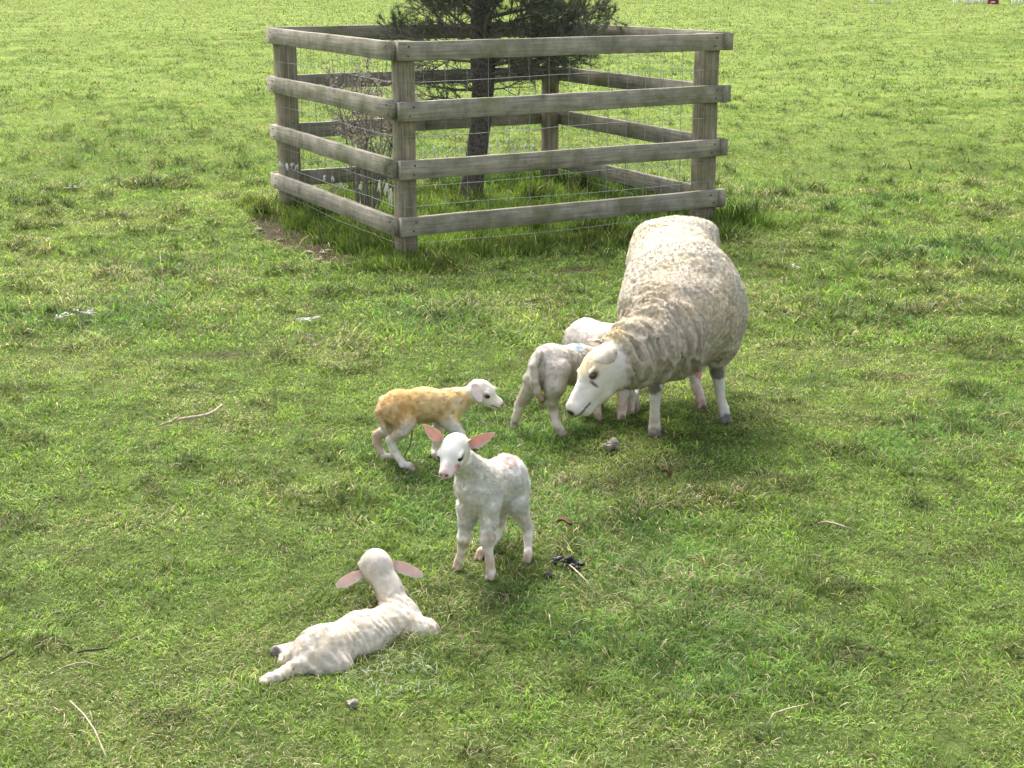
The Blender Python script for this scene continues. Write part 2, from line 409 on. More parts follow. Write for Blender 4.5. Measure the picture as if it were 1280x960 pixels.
# ------------------------------------------------------------------ SDF animal builder
class SDF:
    def __init__(s): s.p = []
    def cone(s, a, b, ra, rb, k=.02, sub=False): s.p.append(('c', np.array(a, float), np.array(b, float), ra, rb, k, sub)); return s
    def chain(s, pts, k=.02):
        for i, ((a, ra), (b, rb)) in enumerate(zip(pts[:-1], pts[1:])): s.cone(a, b, ra, rb, k if i == 0 else min(k, .007))
    def ell(s, c, r, M=None, k=.02, sub=False): s.p.append(('e', np.array(c, float), np.array(r, float), np.eye(3) if M is None else np.array(M, float), 0, k, sub)); return s
    def mesh(s, h, disp=None):
        lo = np.full(3, 1e9); hi = -lo
        for q in s.p:
            if q[6]: continue
            if q[0] == 'c':
                lo = np.minimum(lo, np.minimum(q[1] - q[3], q[2] - q[4])); hi = np.maximum(hi, np.maximum(q[1] + q[3], q[2] + q[4]))
            else:
                lo = np.minimum(lo, q[1] - q[2].max()); hi = np.maximum(hi, q[1] + q[2].max())
        lo -= .04; hi += .04
        n = np.ceil((hi - lo) / h).astype(int) + 1
        Fd = np.full(n, .06, np.float32)
        ax = [lo[i] + h * np.arange(n[i]) for i in range(3)]
        for q in s.p:
            k = q[5]; mg = k + .05
            if q[0] == 'c': l = np.minimum(q[1] - q[3], q[2] - q[4]) - mg; u = np.maximum(q[1] + q[3], q[2] + q[4]) + mg
            else: l = q[1] - q[2].max() - mg; u = q[1] + q[2].max() + mg
            i0 = np.maximum(0, ((l - lo) / h).astype(int)); i1 = np.minimum(n, np.ceil((u - lo) / h).astype(int) + 1)
            g = np.stack(np.meshgrid(*[ax[i][i0[i]:i1[i]] for i in range(3)], indexing='ij'), -1)
            if q[0] == 'c':
                ab = q[2] - q[1]; t = np.clip(((g - q[1]) @ ab) / max(ab.dot(ab), 1e-9), 0, 1)
                d = np.linalg.norm(g - q[1] - t[..., None] * ab, axis=-1) - (q[3] + (q[4] - q[3]) * t)
            else:
                p_ = (g - q[1]) @ q[3].T; k0 = np.linalg.norm(p_ / q[2], axis=-1); k1 = np.linalg.norm(p_ / q[2] ** 2, axis=-1)
                d = k0 * (k0 - 1) / np.maximum(k1, 1e-6)
            sl_ = tuple(slice(i0[i], i1[i]) for i in range(3)); f = Fd[sl_]
            if q[6]:
                hh = np.clip(.5 - .5 * (f + d) / k, 0, 1); Fd[sl_] = f * (1 - hh) - d * hh + k * hh * (1 - hh)
            else:
                hh = np.clip(.5 + .5 * (f - d) / k, 0, 1); Fd[sl_] = f * (1 - hh) + d * hh - k * hh * (1 - hh)
        if disp is not None:
            near = np.argwhere(np.abs(Fd) < .04); pts = lo + near * h
            Fd[near[:, 0], near[:, 1], near[:, 2]] -= disp(pts).astype(np.float32)
        # naive surface nets
        neg = Fd < 0
        acc = np.zeros((*(n - 1), 3), np.float32); cnt = np.zeros(n - 1, np.float32); quads = []
        cid = np.full(n - 1, -1, np.int64)
        cr = []
        for a in range(3):
            s0 = [slice(None)] * 3; s1 = [slice(None)] * 3; s0[a] = slice(0, -1); s1[a] = slice(1, None)
            A, B = Fd[tuple(s0)], Fd[tuple(s1)]; m = neg[tuple(s0)] != neg[tuple(s1)]
            idx = np.argwhere(m); fa = A[m]; fb = B[m]; t = fa / (fa - fb)
            pos = idx.astype(np.float32); pos[:, a] += t
            b_, c_ = (a + 1) % 3, (a + 2) % 3
            valid = (idx[:, b_] > 0) & (idx[:, c_] > 0) & (idx[:, b_] < n[b_] - 1) & (idx[:, c_] < n[c_] - 1)
            idx, pos, fa = idx[valid], pos[valid], fa[valid]
            cells = []
            for (db, dc) in ((1, 1), (0, 1), (0, 0), (1, 0)):
                ci = idx.copy(); ci[:, b_] -= db; ci[:, c_] -= dc
                np.add.at(acc, (ci[:, 0], ci[:, 1], ci[:, 2]), pos); np.add.at(cnt, (ci[:, 0], ci[:, 1], ci[:, 2]), 1)
                cells.append(ci)
            cr.append((cells, fa < 0))
        act = np.argwhere(cnt > 0); cid[act[:, 0], act[:, 1], act[:, 2]] = np.arange(len(act))
        V = lo + h * (acc[act[:, 0], act[:, 1], act[:, 2]] / cnt[act[:, 0], act[:, 1], act[:, 2]][:, None])
        for cells, sgn in cr:
            q = np.stack([cid[c[:, 0], c[:, 1], c[:, 2]] for c in cells], 1)
            q = np.where(sgn[:, None], q, q[:, ::-1]); quads.append(q)
        Q = np.concatenate(quads)
        # one light relaxation
        for _ in range(1):
            sumv = np.zeros_like(V); c = np.zeros(len(V))
            for i in range(4):
                a_, b_ = Q[:, i], Q[:, (i + 1) % 4]
                np.add.at(sumv, a_, V[b_]); np.add.at(c, a_, 1)
            V = V * .5 + .5 * sumv / np.maximum(c, 1)[:, None]
        return V, Q

def frame(f, up):
    f = unit(f); u = np.array(up, float); u = unit(u - f * u.dot(f)); l = np.cross(u, f)   # forward, left, up
    return np.stack([f, l, u])
def ear_mesh(base, tip, face, W, cup=.35, n=22, m=13, curl=0.0, pt=(2.6, .55)):
    """leaf-shaped cupped ear; face = direction the open inside looks at"""
    base, tip = np.array(base, float), np.array(tip, float); L = np.linalg.norm(tip - base); d = unit(tip - base)
    fa = np.array(face, float); fa = unit(fa - d * fa.dot(d)); sd = np.cross(d, fa)
    vs = []; cs = []
    th = .0022 * (L / .06)
    for side in (0, 1):
        for i in range(n):
            t = i / (n - 1)
            hw = W * min(1, .55 + 1.6 * t) * (1 - max(0, (t - .35) / .65) ** pt[0]) ** pt[1] if t < 1 else 0.0
            hw = max(hw, .0006)
            for j in range(m):
                v = -1 + 2 * j / (m - 1)
                c = cup * (1 - .75 * t)
                p = base + d * (L * t) + sd * (hw * math.sin(v * (.9 + c)) / math.sin(.9 + c)) + fa * (hw * c * 1.6 * (v * v) - hw * c * .6) + fa * curl * L * t * t
                e = (1 - v * v) * math.sin(math.pi * min(1, t * .98 + .02)) ** .4
                p = p + fa * (th * e * (1 if side == 0 else -1))
                vs.append(p); cs.append((side, t, v))
    fs = []
    for side in (0, 1):
        o = side * n * m
        for i in range(n - 1):
            for j in range(m - 1):
                q = [o + i * m + j, o + (i + 1) * m + j, o + (i + 1) * m + j + 1, o + i * m + j + 1]
                fs.append(q[::-1] if side == 0 else q)
    return np.array(vs), np.array(fs), np.array(cs)

def head(s, c, nose, up, sc, long=1.0, mz=1.0, deep=1.0, brow=1.0, eo=(.034, .004)):
    """skull at c, looking towards nose; returns local->world"""
    M = frame(np.array(nose) - c, up)
    W = lambda x, y, z: c + sc * (M[0] * x + M[1] * y + M[2] * z)
    s.ell(W(0, 0, 0), np.array([.044, .036, .038]) * sc, M, k=.02 * sc)
    s.ell(W(.020, 0, .003), np.array([.034, .034, .029]) * sc, M, k=.006 * sc)
    s.cone(W(.0, 0, -.020 * deep), W(.066 * long, 0, -.024 * deep), .025 * sc, .0125 * sc * mz, k=.008 * sc)
    s.cone(W(.02, .012, -.010), W(.072 * long, .005, -.014), .021 * sc, .0135 * sc * mz, k=.006 * sc)
    s.cone(W(.02, -.012, -.010), W(.072 * long, -.005, -.014), .021 * sc, .0135 * sc * mz, k=.006 * sc)
    s.cone(W(.02, 0, .006), W(.076 * long, 0, -.005), .021 * sc, .011 * sc * mz, k=.006 * sc)
    s.ell(W(.078 * long, 0, -.012), np.array([.014, .0165 * mz, .013 * mz]) * sc, M, k=.008 * sc)
    for g in (-1, 1):
        s.ell(W(eo[0] - .003, g * .030, eo[1] + .009), np.array([.014, .006, .005]) * sc * brow, M, k=.005 * sc)       # brow
        s.ell(W(eo[0] + .001, g * .0355, eo[1]), np.array([.011, .006, .0068]) * sc, M, k=.003 * sc, sub=True)
        s.ell(W(.0905 * long, g * .008, -.008), np.array([.004, .0032, .0022]) * sc, M, k=.002 * sc, sub=True)  # nostril
        s.cone(W(.086 * long, g * .010, -.021), W(.060 * long, g * .0195, -.021), .0018 * sc, .0018 * sc, k=.002 * sc, sub=True)  # mouth
    return W, M

def eyeball(W, M, sc, g, parent, amber=False, eo=(.034, .004)):
    mb = MB(); c = W(eo[0], g * .0255, eo[1]); n, m = 14, 10; vs = []; fs = []
    r = .0088 * sc
    for i in range(m + 1):
        for j in range(n):
            a, b = math.pi * i / m, 2 * math.pi * j / n
            vs.append(c + r * (M[0] * math.sin(a) * math.cos(b) * 1.15 + M[2] * math.sin(a) * math.sin(b) + M[1] * math.cos(a)))
    for i in range(m):
        for j in range(n): fs.append([i * n + j, i * n + (j + 1) % n, (i + 1) * n + (j + 1) % n, (i + 1) * n + j])
    mb.add(vs, fs)
    o = mb.build('eye', M_amber if amber else M_eye, parent, smooth=True)
    if amber:
        mb = MB(); p = W(eo[0], g * (.0255 + .0080), eo[1])
        mb.box(p - M[0] * .0052 * sc, p + M[0] * .0052 * sc, .0026 * sc, .0026 * sc)
        pu = mb.build('pupil', M_eye, None)
        pu.data.transform(__import__('mathutils').Matrix.Translation([-float(v) for v in parent['_loc']])); pu.parent = o
    return o

def hoof(s, foot, fwd, r, k=.008):
    r = r * .90; FEET.append((foot[0], foot[1], r))
    """two cloven toes; foot is the ground point, fwd horizontal"""
    f = unit([fwd[0], fwd[1], 0]); l = np.array([-f[1], f[0], 0])
    for g in (-1, 1):
        s.cone(foot + l * g * r * .46 + f * r * .75 + [0, 0, .012], foot + l * g * r * .36 + f * r * .05 + [0, 0, r * 1.6], r * .46, r * .50, k=.003)
    s.cone(foot + [0, 0, r * 1.5], foot + [0, 0, r * 2.0] - f * r * .15, r * .62, r * .62, k=.005)

def blobs_color(V, base, blobs, nseed=0):
    C = np.tile(np.array(base, float), (len(V), 1))
    for b in blobs:
        c, r, col, st = b[:4]; nz = b[4] if len(b) > 4 else .5
        r = np.array(r if hasattr(r, '__len__') else [r] * 3, float)
        d = np.linalg.norm((V - np.array(c)) / r, axis=1)
        n = fbm(V, 60, nseed + 3, 3)
        m = sm(d + (n - .5) * nz * 2, 1.1, .6) * st
        C = C * (1 - m[:, None]) + np.array(col) * m[:, None]
    return C

def fleece(parent, V, Q, N, C, count, lfun, lay, width, rng, wob=.45, lock=1.4, lf=70, nl=.7):
    """short hair: one thin blade per hair, shading normal taken from the skin"""
    a = V[Q[:, 0]]; b = V[Q[:, 1]]; c = V[Q[:, 2]]
    ar = np.linalg.norm(np.cross(b - a, c - a), axis=1) + 1e-12
    L = lfun(V) if callable(lfun) else lfun; w = ar * (L[Q[:, 0]] > .0005)
    idx = rng.choice(len(Q), count, p=w / w.sum())
    u = rng.uniform(0, 1, (count, 2))
    q = Q[idx]; W4 = np.stack([(1 - u[:, 0]) * (1 - u[:, 1]), u[:, 0] * (1 - u[:, 1]), u[:, 0] * u[:, 1], (1 - u[:, 0]) * u[:, 1]], 1)
    root = (V[q] * W4[..., None]).sum(1); n = (N[q] * W4[..., None]).sum(1); n /= np.linalg.norm(n, axis=1)[:, None]
    col = (C[q] * W4[..., None]).sum(1); ln = (L[q] * W4).sum(1) * rng.uniform(.6, 1.3, count)
    ld = lay(root, n)
    cl = np.stack([fbm(root, lf, 11, 2), fbm(root, lf, 12, 2), fbm(root, lf, 13, 2)], 1) - .5
    d = n * .75 + ld + cl * lock + rng.normal(0, wob * .5, (count, 3)); d /= np.linalg.norm(d, axis=1)[:, None]
    bad = (d * n).sum(1) < .15; d[bad] += n[bad] * .4; d /= np.linalg.norm(d, axis=1)[:, None]
    sd = np.cross(d, n); sd /= np.maximum(np.linalg.norm(sd, axis=1), 1e-6)[:, None]
    wv = width * rng.uniform(.7, 1.3, count)
    root = root - n * .001
    mid = root + d * (ln * .55)[:, None]; tip = root + (d * .8 + ld * .35) * ln[:, None]
    vs = np.stack([root - sd * wv[:, None] / 2, root + sd * wv[:, None] / 2, mid + sd * wv[:, None] * .4, mid - sd * wv[:, None] * .4, tip], 1).reshape(-1, 3)
    tri = np.array([[0, 1, 2], [0, 2, 3], [3, 2, 4]])
    T = (tri[None] + (np.arange(count) * 5)[:, None, None]).reshape(-1, 3)
    gn = np.cross(vs.reshape(-1, 5, 3)[:, 1] - vs.reshape(-1, 5, 3)[:, 0], mid - root)
    flip = (gn * n).sum(1) < 0; T3 = T.reshape(-1, 3, 3); T3[flip] = T3[flip][:, :, ::-1]
    cn = .90 + .20 * fbm(root, 110, 33, 2)
    vk = np.clip(ln / .008, .35, 1); col = col * (1 + (rng.uniform(.84, 1.10, count) * cn - 1) * vk)[:, None]
    sn = n + (cl * nl + rng.normal(0, .20, (count, 3))) * np.clip(ln / .008, .1, 1)[:, None]; sn += n * np.clip(.3 - (sn * n).sum(1), 0, 1)[:, None]; sn /= np.linalg.norm(sn, axis=1)[:, None]
    return make('fleece', vs, T3.ravel(), np.full(count * 3, 3), M_fur, parent, colors=np.repeat(np.clip(col, 0, .92), 5, 0), normals=np.repeat(sn, 5, 0))

def normals_of(V, Q):
    n = np.cross(V[Q[:, 2]] - V[Q[:, 0]], V[Q[:, 3]] - V[Q[:, 1]]); N = np.zeros_like(V)
    for i in range(4): np.add.at(N, Q[:, i], n)
    return N / np.maximum(np.linalg.norm(N, axis=1), 1e-12)[:, None]

def finish(name, root_loc, label, cat, group, s, h, base, blobs, ears, W, M, sc, fur, ewe=False, disp=None, paint=None, fk={}):
    t = thing(name, root_loc, label, cat, group)
    if disp is None:
        c_ = W(.03, 0, 0)
        def disp(p): return ((fbm(p, 55, 5, 2) - .5) * .005 + (1 - np.abs(2 * fbm(p, 95, 8, 2) - 1) - .6) * .004) * sm(np.linalg.norm(p - c_, axis=1), .05 * sc, .09 * sc) * sm(p[:, 2], .07, .16)
    V, Q = s.mesh(h, disp)
    N = normals_of(V, Q)
    C = blobs_color(V, base, blobs)
    if not ewe:
        hz_ = V[:, 2] - 0; dn_ = fbm(V, 48, 64, 3) + .10 * (fbm(V, 14, 65, 2) - .5)
        m = (sm(dn_, .44, .62) * sm(hz_, .15, .06) * .50)[:, None] * (0.35 if 'lying' in label else 1); C = C * (1 - m) + np.array([.42, .29, .19]) * m
    C = C * (.90 + .20 * fbm(V, 45, 61, 3))[:, None] * np.where((fbm(V, 16, 62, 2) > .55)[:, None], [1, .97, .91], [1, 1, 1])
    def loc(p): d = (p - W(0, 0, 0)) / sc; return d @ M.T
    q = loc(V); lg = ears['long']
    dn = np.linalg.norm((q - [.088 * lg, 0, -.009]) / [.010, .015, .009], axis=1)
    m = sm(dn, 1.15, .75)[:, None] * ears.get('nose_s', .8); C = C * (1 - m) + np.array(ears['nose']) * m
    for g in (-1, 1):
        d = np.linalg.norm((q - [.0905 * lg, g * .008, -.008]) / [.005, .004, .003], axis=1)
        m = sm(d, 1.2, .7)[:, None]; C = C * (1 - m) + np.array([.03, .02, .02]) * m
        d = np.linalg.norm((q - [ears.get('eo', (.034, .004))[0], g * .032, ears.get('eo', (.034, .004))[1]]) / [.0135, .010, .0088], axis=1)
        m = sm(d, 1.15, .8)[:, None] * ears.get('lid_s', .7); C = C * (1 - m) + np.array(ears['lid']) * m
    md = np.abs(q[:, 2] + .021) / .0022; on = (q[:, 0] > .058 * lg) & (q[:, 0] < .095 * lg)
    m = (sm(md, 1.5, .6) * on)[:, None] * .9; C = C * (1 - m) + np.array([.07, .045, .045]) * m
    if paint is not None: C = paint(V, N, C)
    fl = [fur[1](V)]
    ev, ef, ec, mi = [V], [Q], [C], [np.zeros(len(Q))]
    off = len(V)
    for e in ears['list']:
        a, f, c = ear_mesh(*e[:4], **(e[4] if len(e) > 4 else {}))
        inner = np.array(ears['inner']); outer = np.array(ears['outer'])
        rim = sm(np.abs(c[:, 2]) + .35 * (c[:, 1] > .93), .55, .98)
        rim = np.where(c[:, 0] == 0, rim, 1)[:, None] * np.ones(3)
        cc = inner * (1 - rim) + outer * rim
        cc = cc * (.84 + .30 * fbm(a, 120, 71, 2))[:, None] * (1 - .22 * sm(.25 - c[:, 1], 0, .25))[:, None]
        sp = sm(fbm(a, 150, 77, 2), .80, .84)[:, None] * (1 if ewe else 0); cc = cc * (1 - sp * .8)
        ev.append(a); ef.append(f + off); ec.append(cc); mi.append(np.ones(len(f))); off += len(a)
        fl.append(np.where((c[:, 0] == 1) | (np.abs(c[:, 2]) > .78), .0038 if not ewe else .0045, 0.0) * (c[:, 1] > .02))
    Va, Qa, Ca = np.concatenate(ev), np.concatenate(ef), np.concatenate(ec)
    body = make('body', Va, Qa.ravel(), np.full(len(Qa), 4), [M_coat, M_ear], t, colors=Ca, mat_idx=np.concatenate(mi))
    for g in ears.get('eyes', (-1, 1)): eyeball(W, M, sc, g, t, ewe, ears.get('eo', (.034, .004)))
    rng = np.random.default_rng(hash(name) % 1000 + int(root_loc[1] * 100))
    fleece(t, Va, Qa, normals_of(Va, Qa), Ca, fur[0], np.concatenate(fl), *fur[2:], rng=rng, **fk)
    return t

PINK = (.72, .40, .34)
WHITE = (.78, .75, .68)
def lamb_ears(lst, **k):
    d = dict(list=lst, long=1.0, nose=(.50, .27, .25), lid=(.40, .26, .24), inner=(.80, .50, .43), outer=(.80, .74, .67)); d.update(k); return d
def fur_len(Wh, sc, body=.009, leg_z=.10):
    """hair length: none on the nose and hooves, short on face and cannons"""
    c = Wh(0, 0, 0); nz = Wh(.06, 0, -.01)
    def f(V):
        L = np.full(len(V), body)
        dh = np.linalg.norm(V - c, axis=1); L = np.where(dh < .055 * sc, body * .42, L)
        dn = np.linalg.norm(V - nz, axis=1); L = np.where(dn < .045 * sc, body * .16, L)
        L = L * (.30 + .70 * sm(V[:, 2], leg_z * .7, leg_z * 1.7)); L = np.where(V[:, 2] < .018, 0.0, L)
        return L
    return f
def lay_back(back):
    b = unit(back)
    return lambda p, n: np.tile(b * .55 + np.array([0, 0, -.55]), (len(p), 1))

GROUP = 'newborn lambs on the grass'
# ---------------- lamb standing in the middle, facing the camera
def lamb_standing():
    s = SDF()
    hips = P(634, 596, 4.04); chest = P(598, 606, 3.90); sh = P(603, 594, 3.93)
    s.ell(hips, (.046, .060, .058), k=.03)
    s.cone(P(631, 598, 4.03), P(606, 605, 3.93), .052, .056, k=.03)
    s.cone(P(612, 612, 3.96), P(628, 612, 4.02), .044, .042, k=.02)
    s.cone(P(592, 608, 3.885), P(600, 622, 3.90), .048, .046, k=.03)
    s.cone(P(596, 596, 3.90), P(578, 575, 3.835), .043, .031, k=.025)    # neck
    fa = np.array([-.45, -.9])
    LF, RF, LH, RH = G(614, 727), G(573, 714), G(660, 705), G(600, 702)
    s.chain([(P(609, 632, 3.885), .033), (P(610, 650, 3.878), .0215), (P(609, 664, 3.874), .0165), (P(609, 674, 3.868), .0190), (P(610, 684, 3.872), .0135), (P(612, 700, 3.872), .0112), (LF + [0, 0, .028], .0128)], k=.012)
    hoof(s, LF, fa, .0165)
    s.chain([(P(586, 632, 3.905), .032), (P(583, 650, 3.92), .0205), (P(581, 663, 3.93), .0160), (P(580, 673, 3.93), .0185), (P(578, 684, 3.943), .0130), (P(575, 698, 3.947), .0110), (RF + [.0, .004, .028], .0125)], k=.012)
    hoof(s, RF, fa, .0165)
    s.chain([(P(640, 608, 4.04), .046), (P(643, 627, 4.02), .034), (P(653, 646, 4.04), .0185), (P(660, 661, 4.06), .0165), (P(660, 672, 4.05), .0128), (P(660, 690, 4.02), .0110), (LH + [0, 0.004, .028], .0125)], k=.014)
    hoof(s, LH, fa, .0160)
    s.chain([(P(626, 612, 4.05), .040), (P(622, 632, 4.06), .028), (P(624, 655, 4.09), .018), (P(619, 670, 4.085), .0155), (P(607, 688, 4.05), .0130), (RH + [0.004, 0.006, .028], .0130)], k=.012)
    hoof(s, RH, fa, .0160)
    s.chain([(P(645, 585, 4.09), .012), (P(650, 606, 4.12), .011), (P(651, 632, 4.12), .008)], k=.012)   # tail
    hc = P(569, 561, 3.80); sc = 1.02
    W, M = head(s, hc, P(556, 587, 3.735), (0.02, 0.1, 1), sc)
    ears = lamb_ears([(P(552, 550, 3.81), P(529, 530, 3.80), (-.1, -1, -.15), .0165, dict(cup=.45, pt=(1.5, .8))), (P(586, 556, 3.80), P(619, 541, 3.80), (.05, -1, -.1), .0175, dict(cup=.45, pt=(1.5, .8)))], nose=(.42, .22, .22), outer=(.82, .70, .62))
    blobs = [(LF + [0, 0, .05], (.03, .03, .055), (.62, .40, .32), .45, .8), (RF + [0, 0, .05], (.03, .03, .04), (.60, .44, .34), .4, .8), (RH + [0, 0, .04], (.03, .03, .06), (.66, .44, .36), .5, .8), (LH + [0, 0, .02], .035, (.60, .44, .36), .4, .7)]
    for f in (LF, RF, LH, RH): blobs.append((f + [0, 0, .006], (.035, .035, .028), (.36, .27, .19), .85, .6))
    blobs += [(P(610, 671, 3.86), (.024, .03, .016), (.42, .30, .20), .6, .9), (P(580, 680, 3.93), (.024, .03, .022), (.42, .30, .20), .55, .9)]
    blobs += [(P(620, 564, 3.97), (.036, .07, .026), (.70, .30, .26), .75, .9), (P(637, 570, 4.04), (.032, .06, .028), (.70, .28, .25), .7, .9),
              (W(.050, .020, -.012), (.014, .012, .011), (.40, .12, .11), .9, .6), (W(.044, .024, -.018), (.010, .010, .006), (.50, .18, .15), .8, 1.0), (W(.075, 0, -.014), .024, (.62, .40, .37), .6, .5), (W(.03, -.03, -.005), .02, (.70, .48, .44), .5, .6), (W(.062, 0, -.01), .030, (.70, .50, .46), .5, .6)]
    finish('lamb', (LF + RH) / 2 * [1, 1, 0], 'white lamb standing and facing the camera with pink ears held out sideways', 'lamb', GROUP, s, .0036, (.77, .745, .68), blobs, ears, W, M, sc,
           (66000, fur_len(W, sc, .0105), lay_back((.3, 1, 0)), .0011), fk=dict(lock=2.2))
lamb_standing()

# ---------------- lamb walking, yellow stained, side on
def lamb_yellow():
    s = SDF()
    s.ell(P(497, 510, 4.86), (.052, .05, .054), k=.03)
    s.cone(P(500, 508, 4.86), P(530, 506, 4.88), .050, .052, k=.03)
    s.cone(P(530, 506, 4.88), P(560, 507, 4.90), .052, .050, k=.03)
    s.cone(P(562, 506, 4.90), P(572, 500, 4.91), .046, .038, k=.03)
    s.cone(P(566, 502, 4.905), P(592, 492, 4.92), .034, .027, k=.02)
    s.cone(P(556, 512, 4.88), P(562, 524, 4.88), .036, .028, k=.02)
    RH, LH, F1, F2 = G(513, 591), G(487, 580), G(590, 562), G(544, 577)
    fa = np.array([.9, -.3])
    s.chain([(P(497, 516, 4.84), .048), (P(507, 528, 4.82), .033), (P(504, 538, 4.81), .023), (P(489, 550, 4.83), .0165), (P(492, 563, 4.83), .0135), (P(505, 582, 4.80), .0125), (RH + [-.004, 0, .024], .0130)], k=.014)
    hoof(s, RH, fa, .0155)
    s.chain([(P(490, 518, 4.90), .040), (P(492, 532, 4.92), .026), (P(472, 544, 4.93), .0165), (P(471, 554, 4.925), .014), (P(480, 572, 4.90), .0125), (LH + [0, 0, .024], .0130)], k=.014)
    hoof(s, LH, fa, .0155)
    s.chain([(P(560, 524, 4.86), .030), (P(567, 533, 4.85), .022), (P(575, 542, 4.85), .017), (P(579, 554, 4.87), .0125), (F1 + [0, 0, .026], .0125)], k=.014)
    hoof(s, F1, fa, .0150)
    s.chain([(P(551, 520, 4.93), .028), (P(549, 534, 4.94), .020), (P(547, 548, 4.94), .016), (P(544, 562, 4.94), .0125), (F2 + [0, 0, .024], .0125)], k=.012)
    hoof(s, F2, fa, .0150)
    s.chain([(P(479, 500, 4.87), .014), (P(475, 515, 4.84), .0135), (P(480, 532, 4.83), .010), (P(483, 540, 4.83), .007)], k=.012)
    hc = P(601, 488, 4.925); sc = .98
    W, M = head(s, hc, P(623, 500, 4.905), (0, 0, 1), sc)
    ears = lamb_ears([(P(592, 480, 4.885), P(601, 503, 4.860), (.45, -.9, .1), .0160, dict(cup=.15)), (P(604, 478, 4.96), P(622, 486, 5.0), (.5, .5, -.6), .014, dict(cup=.2))],
                     nose=(.30, .17, .16), inner=(.80, .70, .66), outer=(.82, .76, .72))
    YEL = (.64, .44, .18)
    blobs = [(P(525, 502, 4.87), (.17, .12, .085), YEL, .88, .22), (P(505, 505, 4.85), (.07, .09, .07), (.60, .37, .13), .7, .4), (P(575, 497, 4.91), (.05, .06, .045), (.70, .45, .16), .75, .4),
             (P(492, 515, 4.84), (.06, .08, .06), (.56, .36, .15), .7, .5), (P(496, 535, 4.84), (.05, .08, .05), (.54, .38, .20), .6, .8), (P(474, 520, 4.86), (.03, .05, .06), (.60, .44, .24), .6, .6), (P(571, 520, 4.90), (.02, .05, .03), (.80, .66, .16), .8, .4), (P(470, 550, 4.92), (.035, .04, .05), (.40, .26, .16), .75, .8), (P(495, 545, 4.82), (.04, .05, .04), (.50, .36, .22), .6, .9), (P(492, 572, 4.84), (.03, .04, .04), (.46, .32, .22), .5, .9), (P(584, 500, 4.91), (.03, .05, .025), (.68, .48, .20), .7, .4), (P(569, 516, 4.89), (.03, .06, .035), (.74, .58, .22), .8, .4),
             (P(489, 552, 4.83), (.03, .03, .03), (.74, .72, .68), .8, .4)]
    for f in (RH, LH, F1, F2): blobs.append((f + [0, 0, .006], (.035, .035, .026), (.34, .27, .22), .75, .5))
    def paint(V, N, C):
        n = fbm(V, 70, 88, 3); m = sm(n, .50, .68) * sm(V[:, 2], .13, .19) * (np.linalg.norm(V - W(0, 0, 0), axis=1) > .085)
        m = m * .5; C = C * (1 - m[:, None]) + np.array([.34, .20, .08]) * m[:, None]
        return C
    def disp(p): return (fbm(p, 75, 5, 2) - .5) * .006 * sm(p[:, 2], .12, .17)
    t = finish('lamb', G(520, 580), 'lamb with yellow brown stained wool stepping to the right', 'lamb', GROUP, s, .0038, (.68, .63, .56), blobs, ears, W, M, sc,
           (34000, fur_len(W, sc, .0065), lay_back((-1, .2, 0)), .0013), paint=paint, disp=disp)
    mb = MB(); mb.tube([P(516, 530, 4.85), P(515, 541, 4.85), P(513, 556, 4.84), P(508, 566, 4.83), P(505, 573, 4.83)], [.004, .0026, .002, .0022, .0014], 6)
    mb.build('umbilical_cord', mat_simple('cord_dry', (.13, .08, .05), .6), t, smooth=True)
lamb_yellow()

